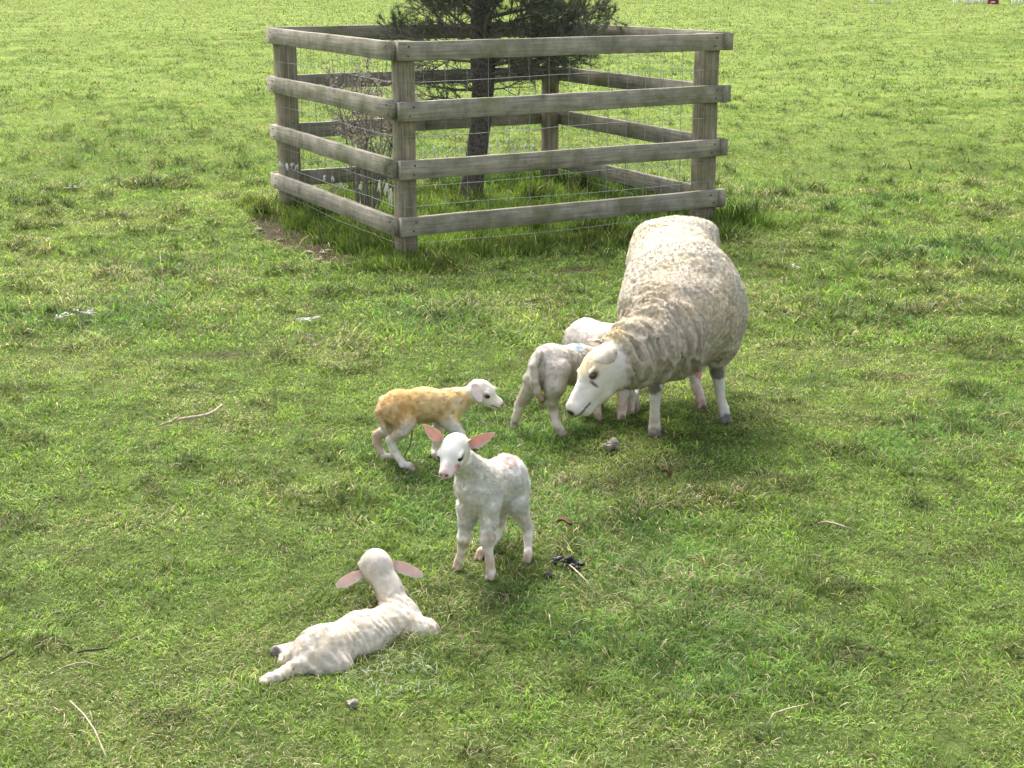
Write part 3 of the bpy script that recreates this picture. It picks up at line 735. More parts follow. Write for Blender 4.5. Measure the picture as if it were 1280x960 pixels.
# ---------------- lamb with red rump mark and blue shoulder mark, seen from behind
def lamb_marked():
    s = SDF()
    s.ell(P(686, 456, 5.25), (.058, .06, .066), k=.03)
    s.cone(P(690, 455, 5.27), P(722, 456, 5.39), .066, .066, k=.03)
    s.cone(P(722, 454, 5.39), P(742, 456, 5.45), .066, .055, k=.03)
    s.cone(P(742, 454, 5.45), P(762, 462, 5.50), .045, .034, k=.03)
    RH, LH, F1, F2 = G(643, 538), G(701, 547), G(747, 527), G(727, 522)
    fa = np.array([.35, -.2])
    s.chain([(P(680, 462, 5.24), .052), (P(670, 474, 5.23), .038), (P(659, 492, 5.25), .0225), (P(650, 506, 5.275), .018), (P(645, 522, 5.27), .0150), (RH + [0, 0.004, .026], .0145)], k=.016)
    hoof(s, RH, (-.2, -.5), .0165)
    s.chain([(P(696, 465, 5.21), .050), (P(694, 482, 5.18), .035), (P(689, 500, 5.20), .022), (P(691, 512, 5.22), .0175), (P(696, 530, 5.20), .0150), (LH + [0, 0.004, .026], .0150)], k=.016)
    hoof(s, LH, (.5, -.7), .0175)
    s.chain([(P(738, 468, 5.43), .034), (P(742, 488, 5.42), .022), (P(745, 504, 5.41), .018), (F1 + [0, 0, .028], .0145)], k=.014)
    hoof(s, F1, fa, .0165)
    s.chain([(P(732, 468, 5.48), .034), (P(730, 488, 5.50), .022), (P(728, 502, 5.50), .017), (F2 + [0, 0, .028], .014)], k=.014)
    hoof(s, F2, fa, .0160)
    s.chain([(P(674, 442, 5.20), .013), (P(668, 456, 5.175), .012), (P(669, 476, 5.17), .0115), (P(673, 490, 5.17), .010), (P(678, 500, 5.17), .008)], k=.010)
    sc = 1.0
    W, M = head(s, P(768, 466, 5.52), P(782, 476, 5.58), (0, 0, 1), sc)
    ears = lamb_ears([(P(760, 458, 5.49), P(752, 464, 5.44), (0, -1, -.3), .014), (P(776, 458, 5.54), P(786, 466, 5.52), (0, -1, -.3), .014)])
    blobs = [(P(681, 434, 5.20), (.032, .06, .017), (.74, .16, .16), .85, .4), (P(694, 440, 5.17), (.022, .04, .013), (.74, .20, .19), .8, .6), (P(726, 431, 5.34), (.028, .09, .020), (.22, .42, .60), .85, .5), (P(715, 430, 5.3), (.02, .05, .012), (.70, .76, .80), .6, .7),
             (P(675, 496, 5.165), (.03, .03, .03), (.60, .34, .26), .65, .6), (P(680, 503, 5.165), .014, (.45, .15, .08), .8, .5), (P(654, 500, 5.27), (.025, .04, .05), (.62, .48, .40), .5, .8), (P(694, 520, 5.20), (.03, .03, .045), (.62, .48, .40), .45, .8)]
    for f in (RH, LH, F1, F2): blobs.append((f + [0, 0, .006], (.04, .04, .030), (.26, .19, .15), .8, .5))
    blobs.append((F1 + [0, 0, .04], .035, (.60, .40, .32), .5, .6))
    finish('lamb', (RH + F1) / 2, 'white lamb with red rump mark and blue shoulder mark, head hidden behind the sheep', 'lamb', GROUP, s, .0040, (.68, .63, .56), blobs, ears, W, M, sc,
           (46000, fur_len(W, sc, .010), lay_back((-.8, -.5, 0)), .0012))
lamb_marked()

# ---------------- lamb furthest back, only its rump in view
def lamb_behind():
    s = SDF()
    s.ell(P(732, 424, 5.66), (.062, .06, .074), k=.03)
    s.cone(P(734, 424, 5.65), P(766, 428, 5.52), .072, .066, k=.03)
    s.cone(P(766, 430, 5.51), P(776, 436, 5.46), .058, .045, k=.03)
    s.cone(P(774, 434, 5.46), P(785, 446, 5.38), .04, .03, k=.03)
    F1, F2, H1, H2 = G(777, 526), G(788, 519), G(724, 508), G(742, 514)
    s.chain([(P(770, 448, 5.46), .040), (P(775, 470, 5.44), .028), (P(779, 492, 5.42), .0205), (P(778, 510, 5.415), .0165), (F1 + [0, 0.004, .028], .0170)], k=.014)
    hoof(s, F1, (-.1, -.8), .0195)
    s.chain([(P(774, 448, 5.52), .036), (P(783, 470, 5.50), .024), (P(788, 492, 5.49), .018), (F2 + [0, 0, .028], .0150)], k=.010)
    hoof(s, F2, (.2, -.8), .0165)
    for hh, dx in ((H1, -4), (H2, 6)):
        s.chain([(P(730 + dx, 440, 5.68), .045), (P(732 + dx, 458, 5.66), .03), (P(730 + dx, 478, 5.70), .018), (hh + [0, 0, .03], .014)], k=.014)
        hoof(s, hh, (.6, -.6), .016)
    s.chain([(P(712, 414, 5.70), .014), (P(709, 428, 5.70), .012), (P(711, 446, 5.70), .008)], k=.012)
    sc = .95
    W, M = head(s, P(788, 452, 5.36), P(796, 470, 5.32), (0, 0, 1), sc)
    ears = lamb_ears([(P(778, 448, 5.35), P(776, 458, 5.32), (-.5, -1, -.3), .013), (P(796, 446, 5.40), P(802, 454, 5.40), (0, -1, -.3), .013)])
    blobs = [(P(735, 405, 5.60), (.06, .08, .05), (.74, .58, .52), .55, .9), (P(714, 415, 5.68), (.03, .04, .05), (.74, .56, .50), .5, .7)]
    blobs += [(F1 + [0, 0, .05], (.035, .035, .06), (.70, .52, .44), .6, .5), (F1 + [.004, -.02, .012], (.016, .02, .018), (.12, .07, .06), .8, .3)]
    for f in (F2, H1, H2): blobs.append((f + [0, 0, .004], (.04, .04, .020), (.32, .24, .19), .7, .3))
    finish('lamb', (F1 + H1) / 2, 'pinkish white lamb half hidden behind the sheep\'s head, only its rounded rump showing', 'lamb', GROUP, s, .0042, (.68, .62, .56), blobs, ears, W, M, sc,
           (30000, fur_len(W, sc, .008), lay_back((-.8, .3, 0)), .0013))
lamb_behind()

# ---------------- lamb lying down in the foreground, seen from behind
def lamb_lying():
    s = SDF()
    s.ell(P(402, 814, 3.38), (.068, .060, .058), frame((1, .6, .2), (0, 0, 1)), k=.03)
    s.cone(P(408, 815, 3.39), P(452, 800, 3.47), .055, .062, k=.03)
    s.cone(P(452, 799, 3.47), P(492, 783, 3.55), .062, .052, k=.03)
    s.cone(P(492, 782, 3.55), P(505, 772, 3.58), .050, .040, k=.03)
    s.cone(P(498, 768, 3.58), P(486, 733, 3.625), .036, .030, k=.025)
    s.cone(P(486, 735, 3.625), P(476, 716, 3.645), .029, .031, k=.02)
    # folded fore leg on the near side, elbow and knee
    s.chain([(P(506, 786, 3.545), .046), (P(520, 791, 3.535), .040), (P(532, 791, 3.54), .034), (P(539, 795, 3.55), .027)], k=.016)
    s.chain([(P(538, 800, 3.57), .018), (P(520, 800, 3.62), .014), (P(505, 806, 3.62), .014)], k=.008)
    # near hind: thigh lump, shank forward, then cannon stretched back-left
    s.chain([(P(402, 830, 3.34), .042), (P(425, 833, 3.34), .030)], k=.02)
    s.chain([(P(392, 826, 3.35), .038), (P(378, 834, 3.325), .026), (P(364, 838, 3.315), .018), (P(348, 847, 3.275), .0145), (P(338, 850, 3.262), .0125)], k=.014)
    s.cone(P(338, 850, 3.262), P(331, 854, 3.255), .0125, .0105, k=.005); s.cone(P(336, 847, 3.268), P(328, 851, 3.262), .010, .0085, k=.004)
    # far hind folded beside the tail
    s.chain([(P(380, 816, 3.40), .030), (P(366, 822, 3.385), .022), (P(356, 827, 3.37), .0185)], k=.012)
    s.chain([(P(367, 812, 3.42), .018), (P(353, 815, 3.41), .0145), (P(347, 814, 3.41), .0125)], k=.006)
    s.chain([(P(380, 803, 3.40), .014), (P(371, 812, 3.385), .012), (P(366, 822, 3.37), .010)], k=.01)
    hc = P(470, 706, 3.665); sc = 1.10
    W, M = head(s, hc, P(461, 712, 3.75), (-.05, -.15, 1), sc)
    ears = lamb_ears([(P(453, 716, 3.655), P(420, 733, 3.645), (.0, -1, .35), .0150, dict(cup=.25)), (P(491, 704, 3.665), P(529, 720, 3.655), (0, -1, .35), .0150, dict(cup=.25))], inner=(.80, .60, .54), outer=(.80, .74, .66))
    blobs = [(P(540, 790, 3.54), (.03, .04, .035), (.76, .54, .46), .55, .7), (P(356, 832, 3.36), (.025, .03, .018), (.80, .46, .38), .6, .5), (P(345, 814, 3.405), .016, (.10, .09, .10), .85, .4), (P(332, 854, 3.255), .02, (.74, .60, .48), .5, .4),
             (P(452, 716, 3.65), (.02, .03, .02), (.70, .66, .62), .5, .6), (P(492, 818, 3.49), (.014, .03, .010), (.20, .22, .24), .8, .5), (P(418, 833, 3.285), (.004, .03, .008), (.22, .24, .22), .7, .3), (P(440, 790, 3.40), (.10, .1, .06), (.72, .64, .50), .35, .9)]
    ax = unit(P(492, 782, 3.55) - P(408, 815, 3.39))
    def disp(p):
        u = (p - P(400, 818, 3.38)) @ ax; q = p + (vnoise(p, 22, 3)[:, None] - .5) * .02
        rid = np.sin(u * 300 + 16 * vnoise(q, 20, 6)) * .5 + .5
        return (rid * .0024 + (fbm(p, 60, 8, 2) - .5) * .008) * sm(np.linalg.norm(p - hc, axis=1), .08, .12)
    finish('lamb', G(445, 838), 'white lamb lying on the grass facing away, both ears spread', 'lamb', GROUP, s, .0034, (.62, .56, .475), blobs, ears, W, M, sc,
           (52000, lambda V: np.where(np.linalg.norm(V - W(.05, 0, 0), axis=1) < .05, .002, .0055), lay_back((-.8, -.5, 0)), .0010), disp=disp)
lamb_lying()

# ---------------- the ewe
def ewe():
    s = SDF()
    s.ell(P(842, 330, 5.86), (.165, .15, .16), k=.06)
    s.cone(P(844, 334, 5.80), P(852, 372, 5.48), .172, .205, k=.06)
    s.cone(P(852, 372, 5.48), P(853, 398, 5.25), .203, .166, k=.06)
    s.ell(P(872, 392, 5.42), (.168, .17, .165), k=.06)
    s.ell(P(836, 388, 5.40), (.158, .17, .17), k=.06)
    s.cone(P(846, 409, 5.20), P(838, 423, 5.13), .148, .118, k=.06)
    s.cone(P(835, 420, 5.12), P(800, 440, 5.02), .120, .098, k=.05)
    s.cone(P(800, 440, 5.02), P(768, 456, 4.97), .098, .076, k=.04)
    s.cone(P(889, 410, 5.32), P(897, 432, 5.34), .075, .052, k=.05)
    s.ell(P(868, 292, 5.90), (.085, .07, .05), k=.07); s.ell(P(824, 296, 5.90), (.08, .07, .05), k=.07)
    RF, LF, LH, RH = G(818, 546), G(905, 529), G(875, 511), G(792, 515)
    s.chain([(P(822, 440, 5.20), .075), (P(820, 462, 5.19), .036), (P(820, 482, 5.185), .0245), (P(819, 497, 5.19), .0190), (P(818.5, 520, 5.195), .0168), (RF + [0, .004, .055], .0205)], k=.03)
    hoof(s, RF, (-.1, -1), .028)
    s.chain([(P(899, 430, 5.34), .062), (P(897, 450, 5.35), .036), (P(897, 465, 5.36), .0255), (P(899, 480, 5.37), .0195), (P(902, 503, 5.375), .0168), (LF + [-.002, .004, .055], .0200)], k=.03)
    hoof(s, LF, (.25, -1), .028)
    s.chain([(P(878, 400, 5.75), .11), (P(876, 440, 5.66), .055), (P(868, 462, 5.66), .028), (P(870, 484, 5.62), .0185), (LH + [-.004, .006, .06], .0195)], k=.03)
    hoof(s, LH, (.2, -1), .027)
    s.chain([(P(812, 400, 5.75), .11), (P(806, 440, 5.66), .055), (P(796, 468, 5.68), .028), (P(793, 488, 5.62), .0185), (RH + [0, .006, .06], .0190)], k=.03)
    hoof(s, RH, (-.1, -1), .027)
    s.chain([(P(845, 300, 6.02), .04), (P(845, 330, 6.07), .03), (P(845, 370, 6.08), .02)], k=.03)
    hc = P(750, 460, 4.935); sc = 1.62
    W, M = head(s, hc, P(711, 510, 4.865), (-.25, .10, 1), sc, long=1.27, deep=1.25, mz=1.25, brow=.7, eo=(.028, .013))
    s.cone(W(-.005, 0, -.012), W(.03, 0, -.032), .030 * sc, .022 * sc, k=.03)
    c0 = W(0, 0, 0)
    nk = unit(P(768, 456, 4.97) - P(838, 425, 5.13))
    def wool(p):
        dh = np.linalg.norm(p - c0, axis=1)
        hd = np.minimum(dh, np.linalg.norm(p - W(.05, 0, -.01), axis=1))
        m = sm(hd, .080, .115)
        return m * sm(p[:, 2], .20, .27)
    def disp(p):
        w_ = wool(p)
        u = (p - P(838, 425, 5.13)) @ nk
        nkm = sm(u, -.12, .03)
        q = p + np.stack([vnoise(p, 14, 1), vnoise(p, 14, 2), vnoise(p, 14, 3)], -1) * .035
        fold = (1 - np.abs(2 * vnoise(np.stack([((q - c0) @ nk) * 3.6, q[:, 1] * .8, q[:, 2] * .8], -1), 14, 7) - 1))
        lump = (fbm(q, 9, 4, 2) - .5) * .014 + (fbm(q, 60, 9, 3) - .5) * .012
        fine = (1 - np.abs(2 * vnoise(q * [1, 1, .55], 110, 5) - 1)) * .0035
        return w_ * (lump * (1 - .3 * nkm) + fine + nkm * (fold ** 1.7 * .023)) - w_ * .004
    DK = (.10, .085, .07)
    blobs = [(P(818, 484, 5.16), (.028, .04, .036), (.13, .11, .09), .85, .4), (P(897, 466, 5.33), (.032, .045, .036), (.13, .11, .09), .85, .4)]
    for f in (RF, LF, LH, RH): blobs.append((f + [0, -.01, .008], (.05, .06, .040), (.11, .09, .08), .9, .3))
    blobs += [(RF + [0, 0, .06], (.04, .04, .05), (.66, .54, .46), .4, .5), (LH + [0, 0, .08], (.04, .05, .10), (.70, .50, .44), .55, .5), (P(873, 466, 5.63), (.014, .05, .030), (.62, .12, .14), .7, .9), (RH + [0, 0, .06], (.04, .05, .08), (.66, .52, .46), .5, .5)]
    def paint(V, N, C):
        w_ = wool(V)[:, None]
        n1 = fbm(V, 9, 15, 3); n2 = fbm(V, 45, 16, 3)
        u = (V - P(838, 425, 5.13)) @ nk
        chest = np.clip(sm(V[:, 1], 5.50, 5.15) * sm(V[:, 2], .74, .50) + sm(u, -.06, .05) * .8, 0, 1)
        cream = np.array([.68, .62, .50]); grey = np.array([.48, .41, .315]); yel = np.array([.68, .57, .38])
        t = np.clip(chest * .82 + (n1 - .5) * .35 + (n2 - .5) * .35, 0, 1)[:, None]
        c = cream * (1 - t) + grey * t
        y = (sm(n1, .5, .68) * .45)[:, None]; c = c * (1 - y) + yel * y
        # nape is yellow
        d = np.linalg.norm((V - P(762, 424, 4.98)) / [.09, .08, .06], axis=1); m = (sm(d, 1.1, .4) * .6)[:, None]; c = c * (1 - m) + np.array([.74, .58, .30]) * m
        C = C * (1 - w_) + c * w_
        d = np.linalg.norm((V - W(.012, 0, .034)) / [.075, .07, .055], axis=1); m = (sm(d, 1.4, .4) * .75 * (1 - w_[:, 0]))[:, None]; C = C * (1 - m) + np.array([.76, .60, .32]) * m
        # tear stain under the eye
        q = ((V - c0) / sc) @ M.T
        for g in (-1, 1):
            d = np.linalg.norm((q - [.041, g * .030, .000]) / [.0036, .014, .0125], axis=1); m = (sm(d, 1.1, .7) * .85)[:, None]
            C = C * (1 - m) + np.array([.10, .09, .08]) * m
        return C
    ears = dict(eo=(.028, .013), list=[(P(768, 437, 4.845), P(742, 454, 4.765), (.25, .9, -.7), .029, dict(cup=.75, curl=-.10)), (P(748, 426, 4.99), P(738, 426, 5.06), (-.4, .3, -1), .022, dict(cup=.25))],
                long=1.27, nose=(.055, .045, .045), nose_s=.95, lid=(.05, .045, .04), lid_s=.75, inner=(.66, .60, .50), outer=(.74, .68, .55))
    def lf(V):
        w_ = wool(V); return np.where(w_ > .5, .0085, np.where(V[:, 2] < .03, 0, .0040))
    t = finish('sheep', (RF + LH) / 2, 'adult white sheep with dark knees lowering its head towards the lambs', 'sheep', None, s, .0052, (.70, .66, .60), blobs, ears, W, M, sc,
           (230000, lf, lambda p, n: np.tile(np.array([0, 0, -.2]), (len(p), 1)), .0017), ewe=True, disp=disp, paint=paint, fk=dict(lock=2.0, lf=105, wob=.35, nl=1.15))
ewe()

# ------------------------------------------------------------------ the enclosure fence
def board(name, a, b, wdt, hgt, mat, parent, seg=8, jit=.0012, side=None):
    mb = MB(); mb.box(a, b, wdt, hgt, seg=seg, jit=jit, side=side); o = mb.build(name, mat, parent)
    V = np.array(mb.v); a = np.array(a, float); d = unit(np.array(b, float) - a)
    u = np.array([0, 0, 1.]) if abs(d[2]) < .9 else np.array([0, 1., 0]); sd = unit(np.cross(d, u)); u = np.cross(sd, d)
    off = random.uniform(0, 50)
    q = np.stack([(V - a) @ d + off, (V - a) @ sd + off, (V - a) @ u], -1).astype(np.float32)
    at = o.data.attributes.new('UVW', 'FLOAT_VECTOR', 'POINT'); at.data.foreach_set('vector', q.ravel())
    return o
def fence():
    t = thing('fence', (*((FN + FF) / 2), 0), 'weathered four rail wooden fence with wire netting enclosing the young tree', 'fence')
    v3 = lambda p, z: np.array([p[0], p[1], z])
    tops = [1.212, 1.21, 1.20, 1.20]
    pts = [FN, FR, FF, FL]
    pw = [.102, .119, .103, .125]
    cen = (FN + FF) / 2
    for p, w_, tp in zip(pts, pw, tops):
        d = unit(FR - FN); sd3 = np.array([-d[1], d[0], 0])
        board('post', v3(p, -.3), v3(p, tp), w_, w_ * .95, M_post, t, seg=10, jit=.002, side=sd3)
    hz = [1.165, .840, .512, .187]
    def side(p, q, e0, e1, out0, ds=(0, 0, 0, 0, 0)):
        d = (q - p) / np.linalg.norm(q - p); nn = np.array([d[1], -d[0]])
        if nn.dot((p + q) / 2 - cen) < 0: nn = -nn
        o = nn * (.058 + .022)
        for i, z in enumerate(hz):
            a = p + o - d * e0[i]; b = q + o + d * e1[i]
            z0 = z + random.uniform(-.006, .006) + ds[i]; z1 = z + random.uniform(-.006, .006) - ds[i]
            r = board('rail', v3(a, z0), v3(b, z1), .038, .104 + random.uniform(-.003, .004), M_wood, t, seg=12, jit=.0015)
            for (pp, zz) in ((p, z0), (q, z1)):
                for dz in (-.025, .025):
                    nb = MB(); c = v3(pp + o + nn * .0195 + d * random.uniform(-.02, .02), zz + dz); nb.tube([c, c + v3(nn * .004, 0)], .0055, 8)
                    no = nb.build('nail', M_nail, None); no.data.transform(__import__('mathutils').Matrix.Translation([-float(v) for v in t['_loc']])); no.parent = r
    side(FN, FR, [.075] * 4, [.125, .12, .11, .105], 0)
    side(FN, FL, [.058] * 4, [.10, .12, .10, .12], 0)
    side(FL, FF, [.09] * 4, [.09] * 4, 0)
    side(FR, FF, [.10] * 4, [.09] * 4, 0)
    # netting: stock wire on the outside of posts, behind the rails
    for (p, q) in ((FN, FR), (FN, FL), (FL, FF), (FR, FF)):
        d = (q - p) / np.linalg.norm(q - p); nn = np.array([d[1], -d[0]])
        if nn.dot((p + q) / 2 - cen) < 0: nn = -nn
        o = nn * .0595; L = np.linalg.norm(q - p) + .08; mb = MB()
        z = .085; zs = []
        for st in (.0, .10, .11, .12, .13, .15, .15, .15, .15): z += st; zs.append(z)
        rows = []
        def wob(x, z): return nn * (math.sin(x * 7 + z * 4) * .004), math.sin(x * 3 + z * 23) * .006 + math.sin(x * 27 + z * 7) * .0012
        for z in zs:
            pl = []
            for k in range(25):
                x = L * k / 24; ow, zw = wob(x, z); pl.append(v3(p + o + ow + d * (x - .04), z + zw))
            mb.tube(pl, .00140 if 0 < zs.index(z) < len(zs) - 1 else .0014, 4, cap=False)
        nv = int(L / .132)
        for k in range(nv + 1):
            x = L * k / nv; pl = []
            for z in np.linspace(zs[0] - .0, zs[-1], 12):
                ow, zw = wob(x, z); pl.append(v3(p + o + ow + d * (x - .04 + math.sin(z * 30 + k * 1.7) * .0025), z + zw * .6))
            mb.tube(pl, .00120, 4, cap=False)
        mb.build('wire_netting', M_wire, t, smooth=True)
M_nail = mat_simple('rusty_nail', (.10, .07, .05), .6)
fence()

# wool caught on the netting
def wool_tufts():
    r = random.Random(3)
    def tuft(px, py, Y, ln, label):
        mb = MB(); p = P(px, py, Y)
        ln = ln * r.uniform(.6, 1.3); p = p + np.array([r.uniform(-.01, .01), 0, r.uniform(-.012, .012)])
        for _ in range(5):
            a = p + np.array([r.uniform(-.006, .006), r.uniform(-.004, .004), r.uniform(-.004, .006)])
            pts = [a]
            for k in range(4): pts.append(pts[-1] + np.array([r.uniform(-.006, .006), r.uniform(-.006, .006), -ln / 4]))
            mb.tube(pts, [.001, .003, .0042, .0022, .0008], 5)
        o = mb.build('wool_tuft', M_wool, None, smooth=True)
        tag(o, label, 'wool tuft', 'wool tufts caught on the netting')
    for px, py in ((530, 186), (542, 184), (554, 181), (565, 187), (577, 184), (612, 180), (622, 176), (634, 175), (645, 181), (656, 180), (667, 182)):
        t = (px - 500) / 190; Y = FL[1] + (FF[1] - FL[1]) * ((px - 355) / 335.) - .0
        tuft(px, py, Y + .08, .05, 'small wisp of white wool hanging on the far netting behind the tree trunk')
    for px, py in ((352, 200), (358, 203), (364, 205), (372, 206)):
        tuft(px, py, FL[1] - .20, .04, 'small wisp of white wool on the netting in front of the left fence post')
    for px, py, dY in ((404, 221, .55), (415, 222, .7), (426, 229, .82), (450, 229, 1.0)):
        tuft(px, py, FL[1] - dY, .035, 'small wisp of white wool on the netting of the fence\'s left face')
    for px, py in ((475, 226), (482, 232), (488, 236)):
        tuft(px, py, FN[1] + .24, .09, 'ragged strand of grey white wool hanging beside the nearest fence post')
wool_tufts()

# ------------------------------------------------------------------ conifer and dead shrub inside the fence
M_bark = mat_simple('bark', (.060, .050, .042), .95, bump=1.0, nscale=45, col2=(.15, .13, .11))
M_needle = mat_attr('needles', .7, .2, .2, tint=(1, 1.1, .6))
M_twig = mat_simple('twig', (.19, .17, .145), .9)
def tree():
    rg = np.random.default_rng(12)
    base = np.array([-.286, 10.93, 0]); t = thing('pine_tree', base, 'young dark pine tree with a leaning trunk growing inside the wooden fence', 'tree')
    pts = [P(590, 252, 10.93) * [1, 1, 0] - [0, 0, .1], P(589, 240, 10.93), P(594, 205, 10.93), P(600, 160, 10.93), P(604, 110, 10.95), P(603, 60, 10.95), P(601, 15, 10.97)]
    top = pts[-1]; pts += [top + [0, 0, .45], top + [.03, .02, .95], top + [.0, 0, 1.5]]
    mb = MB(); mb.tube(pts, [.100, .085, .076, .074, .078, .092, .07, .055, .035, .008], 14); mb.build('trunk', M_bark, t, smooth=True)
    limbs = MB(); nV, nC = [], []
    def needles(a, b, cnt, ln, green):
        u = rg.uniform(0.1, 1.05, cnt)[:, None]; root = a + (b - a) * u; d0 = unit(b - a)
        v = rg.normal(0, 1, (cnt, 3)); v -= d0 * (v @ d0)[:, None]; v /= np.linalg.norm(v, axis=1)[:, None]
        d = v * .75 + d0 * .75 + np.array([0, 0, .15]); d /= np.linalg.norm(d, axis=1)[:, None]
        L = ln * rg.uniform(.6, 1.2, cnt)[:, None]; sd = np.cross(d, rg.normal(0, 1, (cnt, 3))); sd /= np.linalg.norm(sd, axis=1)[:, None]; sd *= .0011
        nV.append(np.stack([root - sd, root + sd, root + d * L], 1).reshape(-1, 3))
        c = np.array(green) * rg.uniform(.6, 1.35, (cnt, 1)); nC.append(np.repeat(c, 3, 0))
    def branch(o, az, el, L, r0, nsub, bare=.3, green=(.060, .092, .052), dens=1.0):
        d = np.array([math.cos(az) * math.cos(el), math.sin(az) * math.cos(el), math.sin(el)]); p = o; pp = [p]; k = 9
        for i in range(k):
            d = unit(d + rg.normal(0, .10, 3) + [0, 0, .05]); p = p + d * L / k; pp.append(p)
        limbs.tube(pp, list(np.linspace(r0, .003, k + 1)), 6)
        for j in range(nsub):
            f = bare + (1 - bare) * (j + rg.uniform(0, 1)) / nsub; i = min(k - 1, int(f * k)); q = pp[i] + (pp[i + 1] - pp[i]) * (f * k - i)
            bd = unit(pp[i + 1] - pp[i]); sdv = rg.normal(0, 1, 3); sdv = unit(sdv - bd * sdv.dot(bd)) * [1, 1, .6]
            l2 = L * .38 * (1.15 - f) + .08; q1 = q; dd = unit(bd * .7 + sdv * .9); tp = [q1]
            for _ in range(4): dd = unit(dd + rg.normal(0, .16, 3) + [0, 0, .08]); q1 = q1 + dd * l2 / 4; tp.append(q1)
            limbs.tube(tp, [.004, .0035, .003, .0024, .0012], 4)
            if dens > 0:
                needles(tp[2], tp[3], int(34 * dens), .038, green); needles(tp[3], tp[4], int(52 * dens), .045, green)
                if l2 > .14:
                    for m_ in range(3):
                        a = tp[1 + m_]; e = a + unit(dd + rg.normal(0, .7, 3)) * l2 * .45; limbs.tube([a, e], [.003, .001], 4); needles(a + (e - a) * .3, e, int(50 * dens), .040, green)
        needles(pp[-2], pp[-1], int(60 * dens), .045, green)
    trunk_at = lambda z: np.array([-.205 + .0 * z, 10.95, z])
    for i in range(66):
        z = 1.06 + 1.5 * (i / 66) ** 1.2; az = i * 2.4 + rg.uniform(-.4, .4); L = (.88 - .42 * (z - 1.1)) * rg.uniform(.75, 1.1) * (1 - .04 * math.cos(az))
        branch(trunk_at(z), az, rg.uniform(.0, .45), L, .016, 17, green=(.085, .108, .072), dens=1.3)
    # thin lower branches between the rails: right side with sparse grey green tips, left side dead and bare
    for z, az, L, dn in ((.98, -.15, .85, .7), (.93, .35, .80, .6), (1.02, -.7, .8, .6), (.88, -.35, .75, .7), (1.05, .1, .95, .8), (.84, .05, .6, .35), (1.0, -.45, .9, 1.0), (1.06, -.2, .95, 1.0), (.96, .2, .85, .9), (1.04, .5, .8, .9), (.93, -.05, .8, .7), (.97, 2.9, .55, .5), (.80, 3.6, .5, .35), (.7, -2.6, .45, .3), (.74, -1.9, .4, .3)):
        branch(trunk_at(z), az, rg.uniform(-.05, .12), L, .012, 13, green=(.125, .140, .105), dens=dn)
    for i in range(14):
        branch(trunk_at(.62 + .035 * i), rg.uniform(0, 6.28), rg.uniform(-.1, .3), rg.uniform(.3, .6), .007, 9, green=(.085, .09, .07), dens=.0)
    limbs.build('limbs', M_twig, t, smooth=True)
    V = np.concatenate(nV); Cc = np.concatenate(nC)
    make('crown', V, np.arange(len(V)), np.full(len(V) // 3, 3), M_needle, t, colors=Cc, smooth=False)
    # dead shrub
    b0 = np.array([-.93, 9.75, 0]); t2 = thing('dead_shrub', b0, 'dead twiggy shrub with withered grey purple leaves inside the left face of the fence', 'shrub')
    st = MB(); lV, lC = [], []
    for i in range(17):
        az = rg.uniform(0, 6.28); d = unit([math.cos(az) * .20, math.sin(az) * .20, 1]); p = b0 + [math.cos(az) * .03, math.sin(az) * .03, 0]; pp = [p]; H = rg.uniform(.75, 1.22)
        for k in range(9): d = unit(d + rg.normal(0, .07, 3)); p = p + d * H / 9; pp.append(p)
        st.tube(pp, list(np.linspace(.006, .0015, 10)), 5)
        for k in range(3, 9):
            for _ in range(4):
                e = pp[k] + unit(d * .8 + rg.normal(0, .8, 3)) * rg.uniform(.06, .14); st.tube([pp[k], e], [.0022, .001], 4)
                if k > 4:
                    n = 9; u = rg.uniform(.3, 1, n)[:, None]; root = pp[k] + (e - pp[k]) * u; dd = rg.normal(0, 1, (n, 3)); dd[:, 2] -= .3; dd /= np.linalg.norm(dd, axis=1)[:, None]
                    sd = np.cross(dd, rg.normal(0, 1, (n, 3))); sd /= np.linalg.norm(sd, axis=1)[:, None]; L = rg.uniform(.012, .028, (n, 1))
                    lV.append(np.stack([root, root + dd * L * .5 + sd * L * .28, root + dd * L, root + dd * L * .5 - sd * L * .28], 1).reshape(-1, 3))
                    c = np.array([.36, .30, .28]) * rg.uniform(.6, 1.4, (n, 1)); lC.append(np.repeat(c, 4, 0))
    st.build('stems', M_twig, t2, smooth=True)
    V = np.concatenate(lV); make('leaves', V, np.arange(len(V)), np.full(len(V) // 4, 4), M_needle, t2, colors=np.concatenate(lC), smooth=False)
tree()

# ------------------------------------------------------------------ small things on the turf
M_stick = mat_simple('bleached_stick', (.50, .42, .29), .8, col2=(.32, .25, .17), nscale=60, bump=.4)
M_dark = mat_simple('dark_twig', (.07, .055, .04), .9)
M_dung = mat_simple('dung', (.014, .013, .012), .5, spec=.4, bump=.3, nscale=90)
M_stone = mat_simple('stone', (.34, .30, .25), .9, col2=(.20, .17, .13), nscale=70, bump=.6)
M_leaf = mat_simple('dead_leaf', (.17, .10, .06), .85)
def on(px, py, z=.02):
    g = G(px, py, z); return g
def stick(pxs, rad, z, mat, label, name='stick', fork=None):
    mb = MB(); pts = [on(x, y, z + dz) for x, y, dz in pxs]; n = len(pts)
    rr = [rad * (.55 + .45 * math.sin(math.pi * (i + .6) / n)) for i in range(n)]
    mb.tube(pts, rr, 8)
    if fork: mb.tube([on(x, y, z + dz) for x, y, dz in fork], [rad * .7, rad * .5, rad * .3][:len(fork)], 6)
    o = mb.build(name, mat, None, smooth=True); tag(o, label, 'stick')
